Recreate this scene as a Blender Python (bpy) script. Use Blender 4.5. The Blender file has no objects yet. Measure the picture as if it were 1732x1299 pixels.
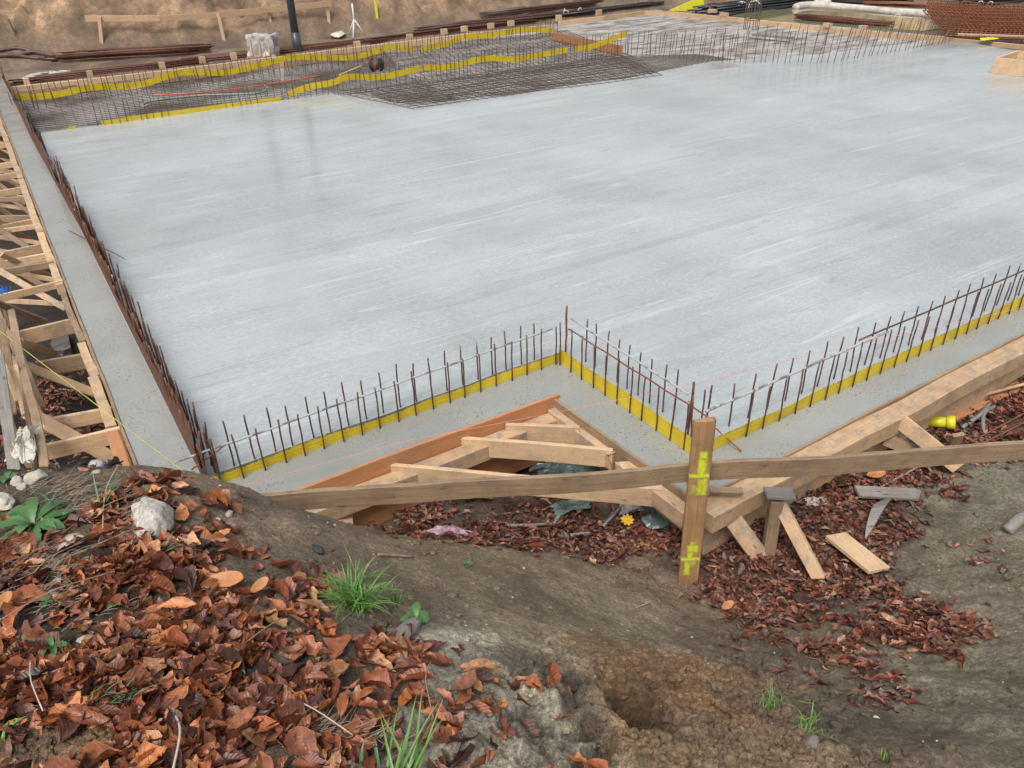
import bpy, bmesh, math, random
import numpy as np
from mathutils import Vector, Matrix, noise as mnoise
random.seed(7); rng = np.random.default_rng(7)
S = bpy.context.scene
C = S.collection
# ------------------------------------------------------------------ camera
H = 2.8; FPX = 1311.0; PITCH = math.radians(31.3); ROLL = math.radians(-1.5)
f_ = Vector((0, math.cos(PITCH), -math.sin(PITCH))); u0 = Vector((0, math.sin(PITCH), math.cos(PITCH))); r0 = Vector((1, 0, 0))
R_ = r0*math.cos(ROLL)+u0*math.sin(ROLL); U_ = -r0*math.sin(ROLL)+u0*math.cos(ROLL)
cam = bpy.data.cameras.new('camera'); camo = bpy.data.objects.new('camera', cam); C.objects.link(camo)
camo.matrix_world = Matrix(((R_.x, U_.x, -f_.x, 0), (R_.y, U_.y, -f_.y, 0), (R_.z, U_.z, -f_.z, H), (0, 0, 0, 1)))
cam.sensor_width = 36; cam.lens = 36*FPX/1732; cam.clip_start = .05; cam.clip_end = 2000
S.camera = camo
S.render.resolution_x = 1024; S.render.resolution_y = 768
# ------------------------------------------------------------------ light (overcast)
SUN_EL = math.radians(58); SUN_AZ = math.radians(200)
w = bpy.data.worlds.new('World'); S.world = w; w.use_nodes = True
nt = w.node_tree; bg = nt.nodes['Background']
sky = nt.nodes.new('ShaderNodeTexSky'); sky.sky_type = 'NISHITA'; sky.sun_disc = False
sky.sun_elevation = SUN_EL; sky.sun_rotation = SUN_AZ; sky.air_density = 1.3; sky.dust_density = 5; sky.ozone_density = 1
hs = nt.nodes.new('ShaderNodeHueSaturation'); hs.inputs['Saturation'].default_value = .30
nt.links.new(sky.outputs[0], hs.inputs['Color']); nt.links.new(hs.outputs[0], bg.inputs['Color'])
bg.inputs['Strength'].default_value = .12
sl = bpy.data.lights.new('sun', 'SUN'); sl.energy = 1.3; sl.angle = math.radians(20); sl.color = (1, .97, .92)
so = bpy.data.objects.new('sun', sl); C.objects.link(so)
sd = Vector((math.sin(SUN_AZ)*math.cos(SUN_EL), math.cos(SUN_AZ)*math.cos(SUN_EL), math.sin(SUN_EL)))
so.rotation_euler = sd.to_track_quat('Z', 'Y').to_euler()
S.view_settings.view_transform = 'Standard'; S.view_settings.look = 'None'; S.view_settings.exposure = 0.48; S.view_settings.gamma = 1

# ------------------------------------------------------------------ helpers
def ray(x, y):
    return R_*((x-866)/FPX) - U_*((y-649.5)/FPX) + f_
def at(x, y, z=0.0):
    d = ray(x, y); t = (H-z)/-d.z
    return Vector((0, 0, H))+d*t
def onplane(x, y, P, Q):
    n = Vector((Q.y-P.y, P.x-Q.x, 0)).normalized(); d = ray(x, y); O = Vector((0, 0, H))
    return O+d*((P-O).dot(n)/d.dot(n))
def proj(v):
    p = np.asarray(v)-np.array([0, 0, H]); r, u, f = p@np.array(R_), p@np.array(U_), p@np.array(f_)
    return 866+FPX*r/f, 649.5-FPX*u/f
WM = {}
def link(o, M=None, parent=None):
    C.objects.link(o)
    M = M or Matrix.Identity(4); WM[o.name] = M
    if parent:
        o.parent = parent; o.matrix_basis = WM[parent.name].inverted()@M
    else: o.matrix_basis = M
    return o
def tag(o, label=None, cat=None, group=None, kind=None):
    if label: o['label'] = label
    if cat: o['category'] = cat
    if group: o['group'] = group
    if kind: o['kind'] = kind
    return o
def thing(name, loc, label, cat, group=None):
    o = bpy.data.objects.new(name, None); o.empty_display_size = .1
    link(o, Matrix.Translation(loc)); return tag(o, label, cat, group)
def mesh_obj(name, verts, faces, mat, M=None, parent=None, smooth=False):
    me = bpy.data.meshes.new(name); me.from_pydata([tuple(v) for v in verts], [], faces); me.update()
    if smooth: me.polygons.foreach_set('use_smooth', [True]*len(me.polygons))
    if mat: me.materials.append(mat)
    return link(bpy.data.objects.new(name, me), M, parent)
def bm_obj(name, bm, mat, M=None, parent=None, smooth=False):
    me = bpy.data.meshes.new(name); bm.normal_update(); bm.to_mesh(me); bm.free()
    if smooth: me.polygons.foreach_set('use_smooth', [True]*len(me.polygons))
    if mat: me.materials.append(mat)
    return link(bpy.data.objects.new(name, me), M, parent)

def hash2(ix, iy, s):
    h = (ix*374761393+iy*668265263+s*1274126177) & 0xffffffff
    h = ((h ^ (h >> 13))*1274126177) & 0xffffffff
    return ((h ^ (h >> 16)) & 0xffff)/65535.0
def vnoise(x, y, s=0):
    ix = np.floor(x).astype(np.int64); iy = np.floor(y).astype(np.int64); fx = x-ix; fy = y-iy
    fx = fx*fx*(3-2*fx); fy = fy*fy*(3-2*fy)
    a = hash2(ix, iy, s); b = hash2(ix+1, iy, s); c = hash2(ix, iy+1, s); d = hash2(ix+1, iy+1, s)
    return (a*(1-fx)+b*fx)*(1-fy)+(c*(1-fx)+d*fx)*fy
def fbm(x, y, o=4, s=0):
    r = 0; a = .5
    for i in range(o):
        r = r+a*(vnoise(x*2**i, y*2**i, s+i*17)*2-1); a *= .55
    return r
def worley(x, y, s=0):
    ix = np.floor(x).astype(np.int64); iy = np.floor(y).astype(np.int64); best = np.full(np.shape(x), 9.)
    for dx in (-1, 0, 1):
        for dy in (-1, 0, 1):
            px = ix+dx+hash2(ix+dx, iy+dy, s); py = iy+dy+hash2(ix+dx, iy+dy, s+5)
            best = np.minimum(best, (px-x)**2+(py-y)**2)
    return np.sqrt(best)
def inpoly(x, y, P):
    r = np.zeros(np.shape(x), bool); n = len(P)
    for i in range(n):
        x0, y0 = P[i]; x1, y1 = P[(i+1) % n]
        if y0 == y1: continue
        r ^= ((y0 > y) != (y1 > y)) & (x < (x1-x0)*(y-y0)/(y1-y0)+x0)
    return r

# ------------------------------------------------------------------ materials
class NB:
    def __init__(s, name):
        s.m = bpy.data.materials.new(name); s.m.use_nodes = True; s.t = s.m.node_tree; s.b = s.t.nodes['Principled BSDF']
    def n(s, typ, **k):
        x = s.t.nodes.new(typ)
        for a, b in k.items(): setattr(x, a, b)
        return x
    def L(s, a, b): s.t.links.new(a, b)
    def coord(s, which='Object', scale=(1, 1, 1), rot=(0, 0, 0), rnd=False):
        tc = s.n('ShaderNodeTexCoord'); mp = s.n('ShaderNodeMapping'); mp.inputs['Scale'].default_value = scale
        if rot[2]: mp.vector_type = 'TEXTURE'; mp.inputs['Scale'].default_value = [1/q for q in scale]; mp.inputs['Rotation'].default_value = [-q for q in rot]
        s.L(tc.outputs[which], mp.inputs['Vector'])
        if rnd:
            oi = s.n('ShaderNodeObjectInfo'); mu = s.n('ShaderNodeMath', operation='MULTIPLY'); mu.inputs[1].default_value = 37.0
            s.L(oi.outputs['Random'], mu.inputs[0]); s.L(mu.outputs[0], mp.inputs['Location'])
        return mp.outputs[0]
    def noise(s, v, sc, det=4, ro=.55, dist=0):
        x = s.n('ShaderNodeTexNoise'); x.inputs['Scale'].default_value = sc; x.inputs['Detail'].default_value = det; x.inputs['Roughness'].default_value = ro; x.inputs['Distortion'].default_value = dist
        if v is not None: s.L(v, x.inputs['Vector'])
        return x.outputs['Fac']
    def ramp(s, v, stops):
        x = s.n('ShaderNodeValToRGB'); e = x.color_ramp.elements
        while len(e) < len(stops): e.new(.5)
        for q, (p, c) in zip(e, stops):
            q.position = p; q.color = (c, c, c, 1) if not hasattr(c, '__len__') else (*c, 1)
        s.L(v, x.inputs[0]); return x.outputs[0]
    def mix(s, f, a, b, typ='MIX'):
        x = s.n('ShaderNodeMix', data_type='RGBA', blend_type=typ)
        for i, v in ((0, f), (6, a), (7, b)):
            if isinstance(v, (int, float)): x.inputs[i].default_value = v
            elif isinstance(v, tuple): x.inputs[i].default_value = (*v, 1)
            else: s.L(v, x.inputs[i])
        return x.outputs[2]
    def math(s, op, a, b=0.0):
        x = s.n('ShaderNodeMath', operation=op)
        for i, v in ((0, a), (1, b)):
            if isinstance(v, (int, float)): x.inputs[i].default_value = v
            else: s.L(v, x.inputs[i])
        return x.outputs[0]
    def bump(s, h, strength=.5, dist=.01, prev=None):
        x = s.n('ShaderNodeBump'); x.inputs['Strength'].default_value = strength; x.inputs['Distance'].default_value = dist; s.L(h, x.inputs['Height'])
        if prev: s.L(prev, x.inputs['Normal'])
        s.L(x.outputs[0], s.b.inputs['Normal']); return x.outputs[0]
    def col(s, c): (s.L(c, s.b.inputs['Base Color']) if not isinstance(c, tuple) else setattr(s.b.inputs['Base Color'], 'default_value', (*c, 1)))
    def rough(s, c): (s.L(c, s.b.inputs['Roughness']) if not isinstance(c, (int, float)) else setattr(s.b.inputs['Roughness'], 'default_value', c))
    def attr(s, name): x = s.n('ShaderNodeAttribute', attribute_name=name); return x.outputs['Color']

def wood(name, light, dark, dirt=.25, stain=(.10, .085, .065), splash=0):
    k = NB(name)
    v = k.coord(scale=(1.2, 22, 22), rnd=True)
    g = k.noise(v, 2.5, 6, .6, 1.2)
    v2 = k.coord(scale=(.6, 60, 60), rnd=True); g2 = k.noise(v2, 6, 3, .6)
    c = k.ramp(g, [(.3, dark), (.5, tuple((a+b)/2 for a, b in zip(light, dark))), (.7, light)])
    c = k.mix(.35, c, k.ramp(g2, [(.35, dark), (.65, light)]))
    # knots
    v3 = k.coord(scale=(3.5, 11, 11), rnd=True)
    vo = k.n('ShaderNodeTexVoronoi'); vo.inputs['Scale'].default_value = 1.1; k.L(v3, vo.inputs['Vector'])
    kn = k.ramp(vo.outputs['Distance'], [(.05, 1), (.11, 0)])
    c = k.mix(k.math('MULTIPLY', kn, .75), c, tuple(x*.35 for x in dark))
    # dirt / wet stains
    v4 = k.coord(scale=(1, 1, 1), rnd=True)
    d = k.ramp(k.noise(v4, 5, 6, .65), [(.45, 0), (.72, 1)])
    c = k.mix(k.math('MULTIPLY', d, dirt), c, stain)
    sp = k.ramp(k.noise(v4, 60, 3, .6), [(.64, 0), (.69, 1)])
    c = k.mix(k.math('MULTIPLY', sp, .5), c, tuple(x*.6 for x in stain))
    if splash:
        s2 = k.ramp(k.noise(v4, 14, 5, .7), [(.52, 0), (.60, splash)])
        c = k.mix(s2, c, (.27, .26, .23))
    oi = k.n('ShaderNodeObjectInfo'); hv = k.n('ShaderNodeHueSaturation')
    k.L(k.math('ADD', k.math('MULTIPLY', oi.outputs['Random'], .3), .85), hv.inputs['Value']); k.L(c, hv.inputs['Color']); c = hv.outputs[0]
    k.col(c); k.rough(.62); b = k.bump(g, .25, .004); k.bump(g2, .3, .002, b)
    return k.m
M = {}
M['wood'] = wood('fresh_wood', (.66, .465, .285), (.48, .30, .165), .5, splash=.7)
M['wood_clean'] = wood('pale_wood', (.70, .50, .31), (.54, .345, .195), .35, splash=.25)
M['wood_orange'] = wood('orange_board', (.50, .235, .105), (.37, .155, .06), .25, splash=.15)
M['wood_worn'] = wood('weathered_wood', (.40, .28, .175), (.20, .13, .075), .55, stain=(.07, .055, .042))
M['wood_grey'] = wood('grey_wood', (.32, .30, .27), (.15, .135, .12), .4)
M['wood_far'] = wood('far_board', (.58, .41, .26), (.45, .29, .165), .2)

def rust(name, c1, c2, tips=True):
    k = NB(name); v = k.coord(scale=(1, 1, 1), rnd=True)
    n = k.noise(v, 18, 4, .6); c = k.ramp(n, [(.35, c1), (.65, c2)])
    if tips:
        m = k.ramp(k.noise(v, 26, 3, .5), [(.62, 0), (.68, 1)])
        sx = k.n('ShaderNodeSeparateXYZ'); tc = k.n('ShaderNodeTexCoord'); k.L(tc.outputs['Object'], sx.inputs[0])
        hi = k.ramp(sx.outputs['Z'], [(.2, 0), (.45, 1)])
        c = k.mix(k.math('MULTIPLY', m, hi), c, (.5, .5, .49))
    k.col(c); k.rough(.6); k.b.inputs['Metallic'].default_value = .15
    k.bump(k.noise(v, 160, 2), .6, .002)
    return k.m
M['rebar'] = rust('rusty_rebar', (.055, .034, .026), (.15, .075, .045))
M['rebar_orange'] = rust('orange_rusty_rebar', (.16, .055, .025), (.27, .10, .045), False)
M['rust_sheet'] = rust('rusted_sheet', (.085, .030, .017), (.17, .062, .032), False)
M['rebar_far'] = rust('dark_rebar', (.05, .04, .035), (.13, .085, .06), False)
M['rebar_grey'] = rust('cement_coated_rebar', (.10, .09, .08), (.22, .19, .165), False)
def coated():
    k = NB('cement_coated_bar'); v = k.coord()
    n = k.ramp(k.noise(v, 7, 3, .6), [(.38, (.17, .15, .14)), (.46, (.40, .40, .40))])
    k.col(n); k.rough(.6); return k.m
M['white_bar'] = coated()
def yellow():
    k = NB('yellow_coated_sheet'); v = k.coord()
    base = k.ramp(k.noise(v, 9, 4), [(.3, (.52, .38, .012)), (.7, (.66, .50, .025))])
    a = k.attr('splat')
    sx = k.n('ShaderNodeSeparateColor'); k.L(a, sx.inputs[0])
    nn = k.noise(k.coord(scale=(1, 1, .35)), 60, 5, .7)
    m = k.ramp(k.math('ADD', k.math('MULTIPLY', nn, .9), sx.outputs[0]), [(.83, 0), (.90, 1)])
    c = k.mix(m, base, (.155, .145, .12)); k.col(c); k.rough(k.ramp(m, [(0, .33), (1, .75)])); return k.m
M['yellow'] = yellow()
def plain(name, c, r=.5, var=.25, sc=12, bump=0, metal=0, trans=0):
    k = NB(name); v = k.coord()
    k.col(k.ramp(k.noise(v, sc, 4), [(.3, tuple(x*(1-var) for x in c)), (.7, tuple(min(1, x*(1+var)) for x in c))])); k.rough(r)
    k.b.inputs['Metallic'].default_value = metal
    if bump: k.bump(k.noise(v, sc*3, 4), .5, bump)
    if trans: k.b.inputs['Transmission Weight'].default_value = trans
    return k.m
M['plastic_green'] = plain('green_plastic_film', (.13, .19, .17), .25, .35, 9, .004)
M['plastic_clear'] = plain('pale_plastic_film', (.40, .38, .37), .22, .3, 14, .01)
M['blue'] = plain('blue_plastic', (.015, .10, .33), .35)
M['pipe_yellow'] = plain('yellow_pipe', (.62, .58, .03), .3, .1)
M['pipe_grey'] = plain('grey_conduit', (.20, .21, .21), .4, .2)
M['pipe_black'] = plain('black_pipe', (.022, .024, .028), .35, .3, 6)
M['pipe_brown'] = plain('brown_pipe', (.10, .055, .04), .4)
M['white'] = plain('white_plastic', (.68, .68, .66), .4, .15)
M['string_pink'] = plain('pink_string', (.75, .28, .24), .6, .05)
M['string_green'] = plain('yellow_green_string', (.50, .50, .12), .6, .05)
M['pole'] = plain('dark_pole_paint', (.06, .068, .078), .35, .35, 3)
M['fabric'] = plain('white_geotextile', (.50, .47, .40), .85, .3, 4, .02)
M['pink'] = plain('pink_paper', (.52, .36, .42), .6, .5, 30)
M['orange_hose'] = plain('orange_hose', (.50, .10, .04), .5, .1)
M['stone_white'] = plain('pale_limestone', (.44, .39, .32), .8, .35, 22, .006)
M['stone_speckled'] = plain('speckled_concrete_stone', (.42, .385, .34), .85, .5, 60, .006)
M['stone_grey'] = plain('grey_stone', (.17, .15, .125), .7, .3, 14, .004)
M['stone_dark'] = plain('black_stone', (.03, .033, .04), .45, .4, 20, .004)
M['twig'] = plain('dry_stem', (.26, .20, .14), .7, .4, 40)
M['twig_pale'] = plain('pale_dry_stem', (.48, .40, .33), .6, .2, 40)

def concrete(name, a, b, rlo, rhi, pits, streak, rot):
    k = NB(name)
    iso = pits > .03
    vs = k.coord(scale=(1.6, 2.2, 1) if iso else (.35, 2.6, 1), rot=(0, 0, -rot))
    s1 = k.noise(vs, 1.2, 8 if iso else 3, .55, .6)
    vf = k.coord(scale=(7, 8, 1) if iso else (1.6, 4, 1), rot=(0, 0, -rot)); s2 = k.noise(vf, 3.0, 6 if iso else 4, .7 if iso else .6, .5)
    v = k.coord(); n = k.noise(v, .55, 5, .6); n2 = k.noise(v, 62, 5, .75, .4); n3 = k.noise(v, 9, 6, .7)
    f = k.math('ADD', k.math('MULTIPLY', s1, streak), k.math('MULTIPLY', n, 1-streak))
    c = k.ramp(f, [(.32, a), (.66, b)])
    c = k.mix(.05, c, k.ramp(s2, [(.35, a), (.65, b)]))
    # lighter laitance streaks and darker wet scuffs
    lt = k.ramp(s2, [(.60, 0), (.74, 1)]); c = k.mix(k.math('MULTIPLY', lt, k.ramp(s1, [(.48, 0), (.68, .4)])), c, tuple(min(1, x*1.35) for x in b))
    dk = k.math('MULTIPLY', k.ramp(n3, [(.60, 0), (.72, 1)]), k.ramp(k.noise(v, .9, 2), [(.58, 0), (.68, .45)])); c = k.mix(dk, c, tuple(x*.5 for x in a))
    pm = k.ramp(n2, [(.66-pits, 0), (.72-pits, 1)])
    pg = k.math('MULTIPLY', pm, k.ramp(k.noise(v, 2.2, 4, .6), [(.42, .0 if pits < .03 else .06), (.60, .95 if pits > .03 else .5)]))
    c = k.mix(pg, c, tuple(x*.42 for x in a))
    # float passes: long bands with crisp edges, each a slightly different tone
    vb = k.coord(scale=(.13, .95, 1), rot=(0, 0, -rot)); nd = k.n('ShaderNodeVectorMath', operation='ADD')
    wn = k.n('ShaderNodeTexNoise'); wn.inputs['Scale'].default_value = 1.2; k.L(vb, wn.inputs['Vector']); ws = k.n('ShaderNodeVectorMath', operation='SCALE'); ws.inputs['Scale'].default_value = .35
    k.L(wn.outputs['Color'], ws.inputs[0]); k.L(vb, nd.inputs[0]); k.L(ws.outputs[0], nd.inputs[1])
    vo = k.n('ShaderNodeTexVoronoi'); vo.distance = 'CHEBYCHEV'; vo.inputs['Scale'].default_value = 1.0; k.L(nd.outputs[0], vo.inputs['Vector'])
    sc_ = k.n('ShaderNodeSeparateColor'); k.L(vo.outputs['Color'], sc_.inputs[0]); band = sc_.outputs[0]
    if pits < .03:
        c = k.mix(1.0, c, k.ramp(band, [(0, (.94, .94, .935)), (1, (1.06, 1.06, 1.065))]), 'MULTIPLY')
        n5 = k.noise(k.coord(scale=(5, 16, 1), rot=(0, 0, -rot)), 4, 5, .75)
        sc5 = k.math('MULTIPLY', k.ramp(n5, [(.58, 0), (.66, 1)]), k.ramp(k.noise(v, .7, 5, .65), [(.44, 0), (.54, .85)])); c = k.mix(sc5, c, (.60, .635, .65))  # pale scuffs, painted lighter in patches to stand for wet sheen
        n6 = k.noise(k.coord(scale=(1, 2.6, 1), rot=(0, 0, -rot)), 13, 6, .8)
        sc6 = k.math('MULTIPLY', k.ramp(n6, [(.62, 0), (.68, 1)]), k.ramp(k.noise(v, 1.3, 4, .7), [(.48, 0), (.62, .8)])); c = k.mix(sc6, c, (.15, .155, .15))
        st = k.noise(k.coord(scale=(1, 1.25, 1), rot=(0, 0, -rot)), 20, 8, .85, .5)
        msk = k.ramp(k.noise(k.coord(scale=(.8, 2.0, 1), rot=(0, 0, -rot)), 1.1, 6, .7), [(.36, .25), (.6, 1)])
        c = k.mix(msk, c, k.mix(1.0, c, k.ramp(st, [(.34, (.80, .81, .82)), (.5, (1, 1, 1)), (.64, (1.17, 1.17, 1.165))]), 'MULTIPLY'))
        ln = k.noise(k.coord(scale=(.16, 3.6, 1), rot=(0, 0, -rot)), 1.0, 2, .5)
        lm = k.math('MULTIPLY', k.ramp(ln, [(.494, 0), (.5, 1), (.506, 0)]), k.ramp(k.noise(v, 1.2, 3), [(.42, 0), (.55, .38)])); c = k.mix(lm, c, tuple(x*.55 for x in a))
        lm2 = k.math('MULTIPLY', k.ramp(ln, [(.60, 0), (.61, 1), (.64, 0)]), k.ramp(k.noise(v, .9, 3), [(.4, 0), (.6, .5)])); c = k.mix(lm2, c, tuple(min(1, x*1.4) for x in b))
        damp = k.ramp(k.noise(v, .32, 5, .6), [(.50, 0), (.62, .4)]); c = k.mix(damp, c, k.mix(1.0, c, (.72, .70, .66), 'MULTIPLY'))
    k.col(c)
    r = k.ramp(k.math('ADD', k.math('MULTIPLY', s1, .6), k.math('MULTIPLY', s2, .4)), [(.38, rlo), (.62, rhi)])
    k.rough(r); k.b.inputs['Specular IOR Level'].default_value = .75
    bb = k.bump(s2, .05, .008); bb = k.bump(pg, .5, -.006, bb); k.bump(n3, .12, .006, bb)
    return k.m
ROT = math.radians(31.7)
M['slab'] = concrete('wet_floated_concrete', (.30, .322, .326), (.42, .450, .460), .09, .24, 0, .30, ROT)
M['ledge'] = concrete('rough_wet_concrete', (.225, .230, .210), (.345, .355, .34), .06, .26, .085, .3, ROT)
def fresh():
    k = NB('freshly_poured_concrete'); v = k.coord(scale=(1, 1, 1)); vs = k.coord(scale=(.5, 1.8, 1), rot=(0, 0, -ROT))
    n = k.noise(vs, 2.6, 8, .72, .4)
    k.col(k.ramp(n, [(.40, (.11, .095, .08)), (.50, (.30, .28, .25)), (.62, (.50, .48, .45))])); k.rough(.5); k.bump(n, .9, .08); return k.m
M['fresh'] = fresh()
def soil():
    k = NB('soil'); v = k.coord(); a = k.attr('soil')
    n = k.noise(v, 7, 8, .7); n2 = k.noise(v, 55, 5, .75)
    c = k.mix(1.0, a, k.ramp(n, [(.3, .55), (.7, 1.4)]), 'MULTIPLY')
    c = k.mix(.85, c, k.ramp(n2, [(.33, .42), (.5, .95), (.66, 1.6)]), 'MULTIPLY')
    n9 = k.noise(v, 210, 3, .8); c = k.mix(.75, c, k.ramp(n9, [(.34, .45), (.5, 1.0), (.66, 1.5)]), 'MULTIPLY')
    g = k.ramp(k.noise(v, 130, 2, .5), [(.73, 0), (.76, 1)]); c = k.mix(k.math('MULTIPLY', g, .6), c, (.42, .38, .32))
    k.col(c); k.rough(k.ramp(n, [(.35, .45), (.65, .85)])); b = k.bump(n2, 1, .022); b = k.bump(n9, .9, .008, b); k.bump(k.noise(v, 18, 6, .7), .5, .03, b); return k.m
M['soil'] = soil()
def farsoil():
    k = NB('sandy_bank_soil'); v = k.coord(); n = k.noise(v, .35, 8, .65); n2 = k.noise(v, 3.2, 8, .75); n3 = k.noise(v, 1.1, 6, .7)
    c = k.ramp(n, [(.36, (.13, .085, .055)), (.48, (.27, .18, .115)), (.62, (.42, .30, .20))])
    c = k.mix(.8, c, k.ramp(n2, [(.34, .4), (.5, .95), (.66, 1.45)]), 'MULTIPLY')
    c = k.mix(k.ramp(n3, [(.58, 0), (.72, .7)]), c, (.13, .105, .075))
    k.col(c); k.rough(.85); k.bump(n2, 1, .12); return k.m
M['farsoil'] = farsoil()
M['mud'] = plain('wet_brown_mud', (.12, .082, .058), .5, .55, 3, .05)
M['water'] = NB('pond_water').m
_k = M['water'].node_tree.nodes['Principled BSDF']; _k.inputs['Base Color'].default_value = (.19, .185, .10, 1); _k.inputs['Roughness'].default_value = .06
M['puddle'] = NB('puddle_water').m
_k = M['puddle'].node_tree.nodes['Principled BSDF']; _k.inputs['Base Color'].default_value = (.09, .09, .09, 1); _k.inputs['Roughness'].default_value = .03
def leafmat():
    k = NB('dead_leaf'); a = k.attr('tint'); uv = k.n('ShaderNodeAttribute', attribute_name='leafuv')
    sx = k.n('ShaderNodeSeparateXYZ'); k.L(uv.outputs['Vector'], sx.inputs[0]); u, vv = sx.outputs[0], sx.outputs[1]
    av = k.math('ABSOLUTE', vv)
    mid = k.ramp(av, [(.02, 1), (.07, 0)])
    ph = k.math('ADD', k.math('MULTIPLY', u, 62.0), k.math('MULTIPLY', av, -13.0))
    vein = k.ramp(k.math('SINE', ph), [(.80, 0), (1.0, .55)])
    t = k.math('MAXIMUM', mid, vein)
    n = k.noise(k.coord(), 45, 5, .65)
    c = k.mix(1.0, a, k.ramp(n, [(.3, .5), (.7, 1.35)]), 'MULTIPLY')
    c = k.mix(k.math('MULTIPLY', t, .2), c, k.mix(1.0, c, (1.9, 1.8, 1.7), 'MULTIPLY'))
    k.col(c); k.rough(.42); b = k.bump(k.math('SINE', ph), .25, .0015); k.bump(n, .4, .004, b)
    return k.m
M['leaf'] = leafmat()
def green(name, c1, c2):
    k = NB(name); v = k.coord(rnd=True); k.col(k.ramp(k.noise(v, 14, 4), [(.3, c1), (.7, c2)])); k.rough(.42)
    k.b.inputs['Subsurface Weight'].default_value = 0; return k.m
M['grass'] = green('grass_blade', (.05, .13, .025), (.14, .28, .05))
M['weed'] = green('weed_leaf', (.035, .095, .03), (.085, .19, .055))
M['bluegrass'] = green('bluish_grass_blade', (.05, .12, .055), (.10, .20, .09))
M['yellowleaf'] = plain('yellow_leaf', (.68, .43, .03), .5, .15, 30)
M['lightleaf'] = plain('ochre_leaf', (.42, .18, .065), .5, .2, 30, .002)

# ------------------------------------------------------------------ shape builders
def frame(p, q, up=Vector((0, 0, 1))):
    x = (q-p).normalized(); y = up.cross(x)
    if y.length < 1e-4: y = Vector((0, 1, 0)).cross(x)
    y.normalize(); z = x.cross(y)
    m = Matrix((x, y, z)).transposed().to_4x4(); m.translation = p; return m
def plank(name, p, q, wid, thk, mat, parent=None, up=Vector((0, 0, 1)), roll=0, warp=.003, ofs=(0, 0), bev=.003, rag0=0, rag1=0, face=False):
    if face: up = (Vector((0, 0, H))-p.lerp(q, .5)).normalized()
    """board from p to q: wid across (local Y), thk along local Z; local X is the length"""
    Mx = frame(p, q, up)@Matrix.Rotation(roll, 4, 'X'); L = (q-p).length
    bm = bmesh.new(); bmesh.ops.create_cube(bm, size=1)
    for v in bm.verts: v.co = Vector(((v.co.x+.5)*L, v.co.y*wid+ofs[0], v.co.z*thk+ofs[1]))
    bmesh.ops.bevel(bm, geom=bm.edges[:], offset=min(bev, thk*.2), segments=1, affect='EDGES', profile=.5)
    n = max(2, int(L/.12)); 
    for i in range(1, n):
        bmesh.ops.bisect_plane(bm, geom=bm.verts[:]+bm.edges[:]+bm.faces[:], plane_co=(L*i/n, 0, 0), plane_no=(1, 0, 0))
    sd = random.random()*100
    for v in bm.verts:
        t = v.co.x
        v.co.y += warp*2*mnoise.noise(Vector((t*1.3+sd, 0, 0)))+warp*.5*mnoise.noise(Vector((t*9, v.co.y*20, sd)))
        v.co.z += warp*1.5*mnoise.noise(Vector((t*1.1, sd, 3)))
        if rag0 and t < .02: v.co.x += rag0*mnoise.noise(v.co*40)
        if rag1 and t > L-.02: v.co.x += rag1*mnoise.noise(v.co*40)
    return bm_obj(name, bm, mat, Mx, parent)
def tube_bm(pts, rad, seg=8, bm=None, closed=True):
    bm = bm or bmesh.new(); rings = []; n = len(pts)
    rr = rad if hasattr(rad, '__len__') else [rad]*n
    for i, p in enumerate(pts):
        t = (pts[min(i+1, n-1)]-pts[max(i-1, 0)]).normalized()
        a = t.cross(Vector((.13, .2, 1))); 
        if a.length < .05: a = t.cross(Vector((1, 0, 0)))
        a.normalize(); b = t.cross(a)
        rings.append([bm.verts.new(p+(a*math.cos(2*math.pi*j/seg)+b*math.sin(2*math.pi*j/seg))*rr[i]) for j in range(seg)])
    for i in range(n-1):
        for j in range(seg):
            bm.faces.new((rings[i][j], rings[i][(j+1) % seg], rings[i+1][(j+1) % seg], rings[i+1][j]))
    if closed: bm.faces.new(rings[0][::-1]); bm.faces.new(rings[-1])
    return bm
def smooth_path(pts, n=6):
    out = []
    for i in range(len(pts)-1):
        p0, p1, p2, p3 = pts[max(i-1, 0)], pts[i], pts[i+1], pts[min(i+2, len(pts)-1)]
        for k in range(n):
            t = k/n
            out.append(.5*((2*p1)+(p2-p0)*t+(2*p0-5*p1+4*p2-p3)*t*t+(3*p1-p0-3*p2+p3)*t**3))
    return out+[pts[-1].copy()]
def tube(name, pts, rad, mat, parent=None, seg=8, sm=True):
    o = pts[0].copy(); bm = tube_bm([p-o for p in pts], rad, seg)
    return bm_obj(name, bm, mat, Matrix.Translation(o), parent, smooth=sm)
def rock(name, loc, size, mat, seed, label, cat='stone', squash=.6, group=None):
    bm = bmesh.new(); bmesh.ops.create_icosphere(bm, subdivisions=4, radius=1)
    for v in bm.verts:
        d = v.co.normalized()
        q = 1+.35*mnoise.noise(d*1.2+Vector((seed, 0, 0)))+.14*mnoise.noise(d*3.5+Vector((seed, 3, 0)))+.05*mnoise.noise(d*10+Vector((seed, 0, 7)))
        # facet cuts
        for k in range(6):
            r = random.Random(seed*13+k); nn = Vector((r.gauss(0, 1), r.gauss(0, 1), r.gauss(0, 1))).normalized(); h = .72+.15*r.random()
            e = (d*q).dot(nn)
            if e > h: q *= (h/e)*.85+.15
        v.co = Vector((d.x*q*size[0], d.y*q*size[1], d.z*q*size[2]*squash))
    M_ = Matrix.Translation(loc)@Matrix.Rotation(seed*1.7, 4, 'Z')@Matrix.Rotation(.2*math.sin(seed), 4, 'X')
    return tag(bm_obj(name, bm, mat, M_, smooth=True), label, cat, group)

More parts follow.
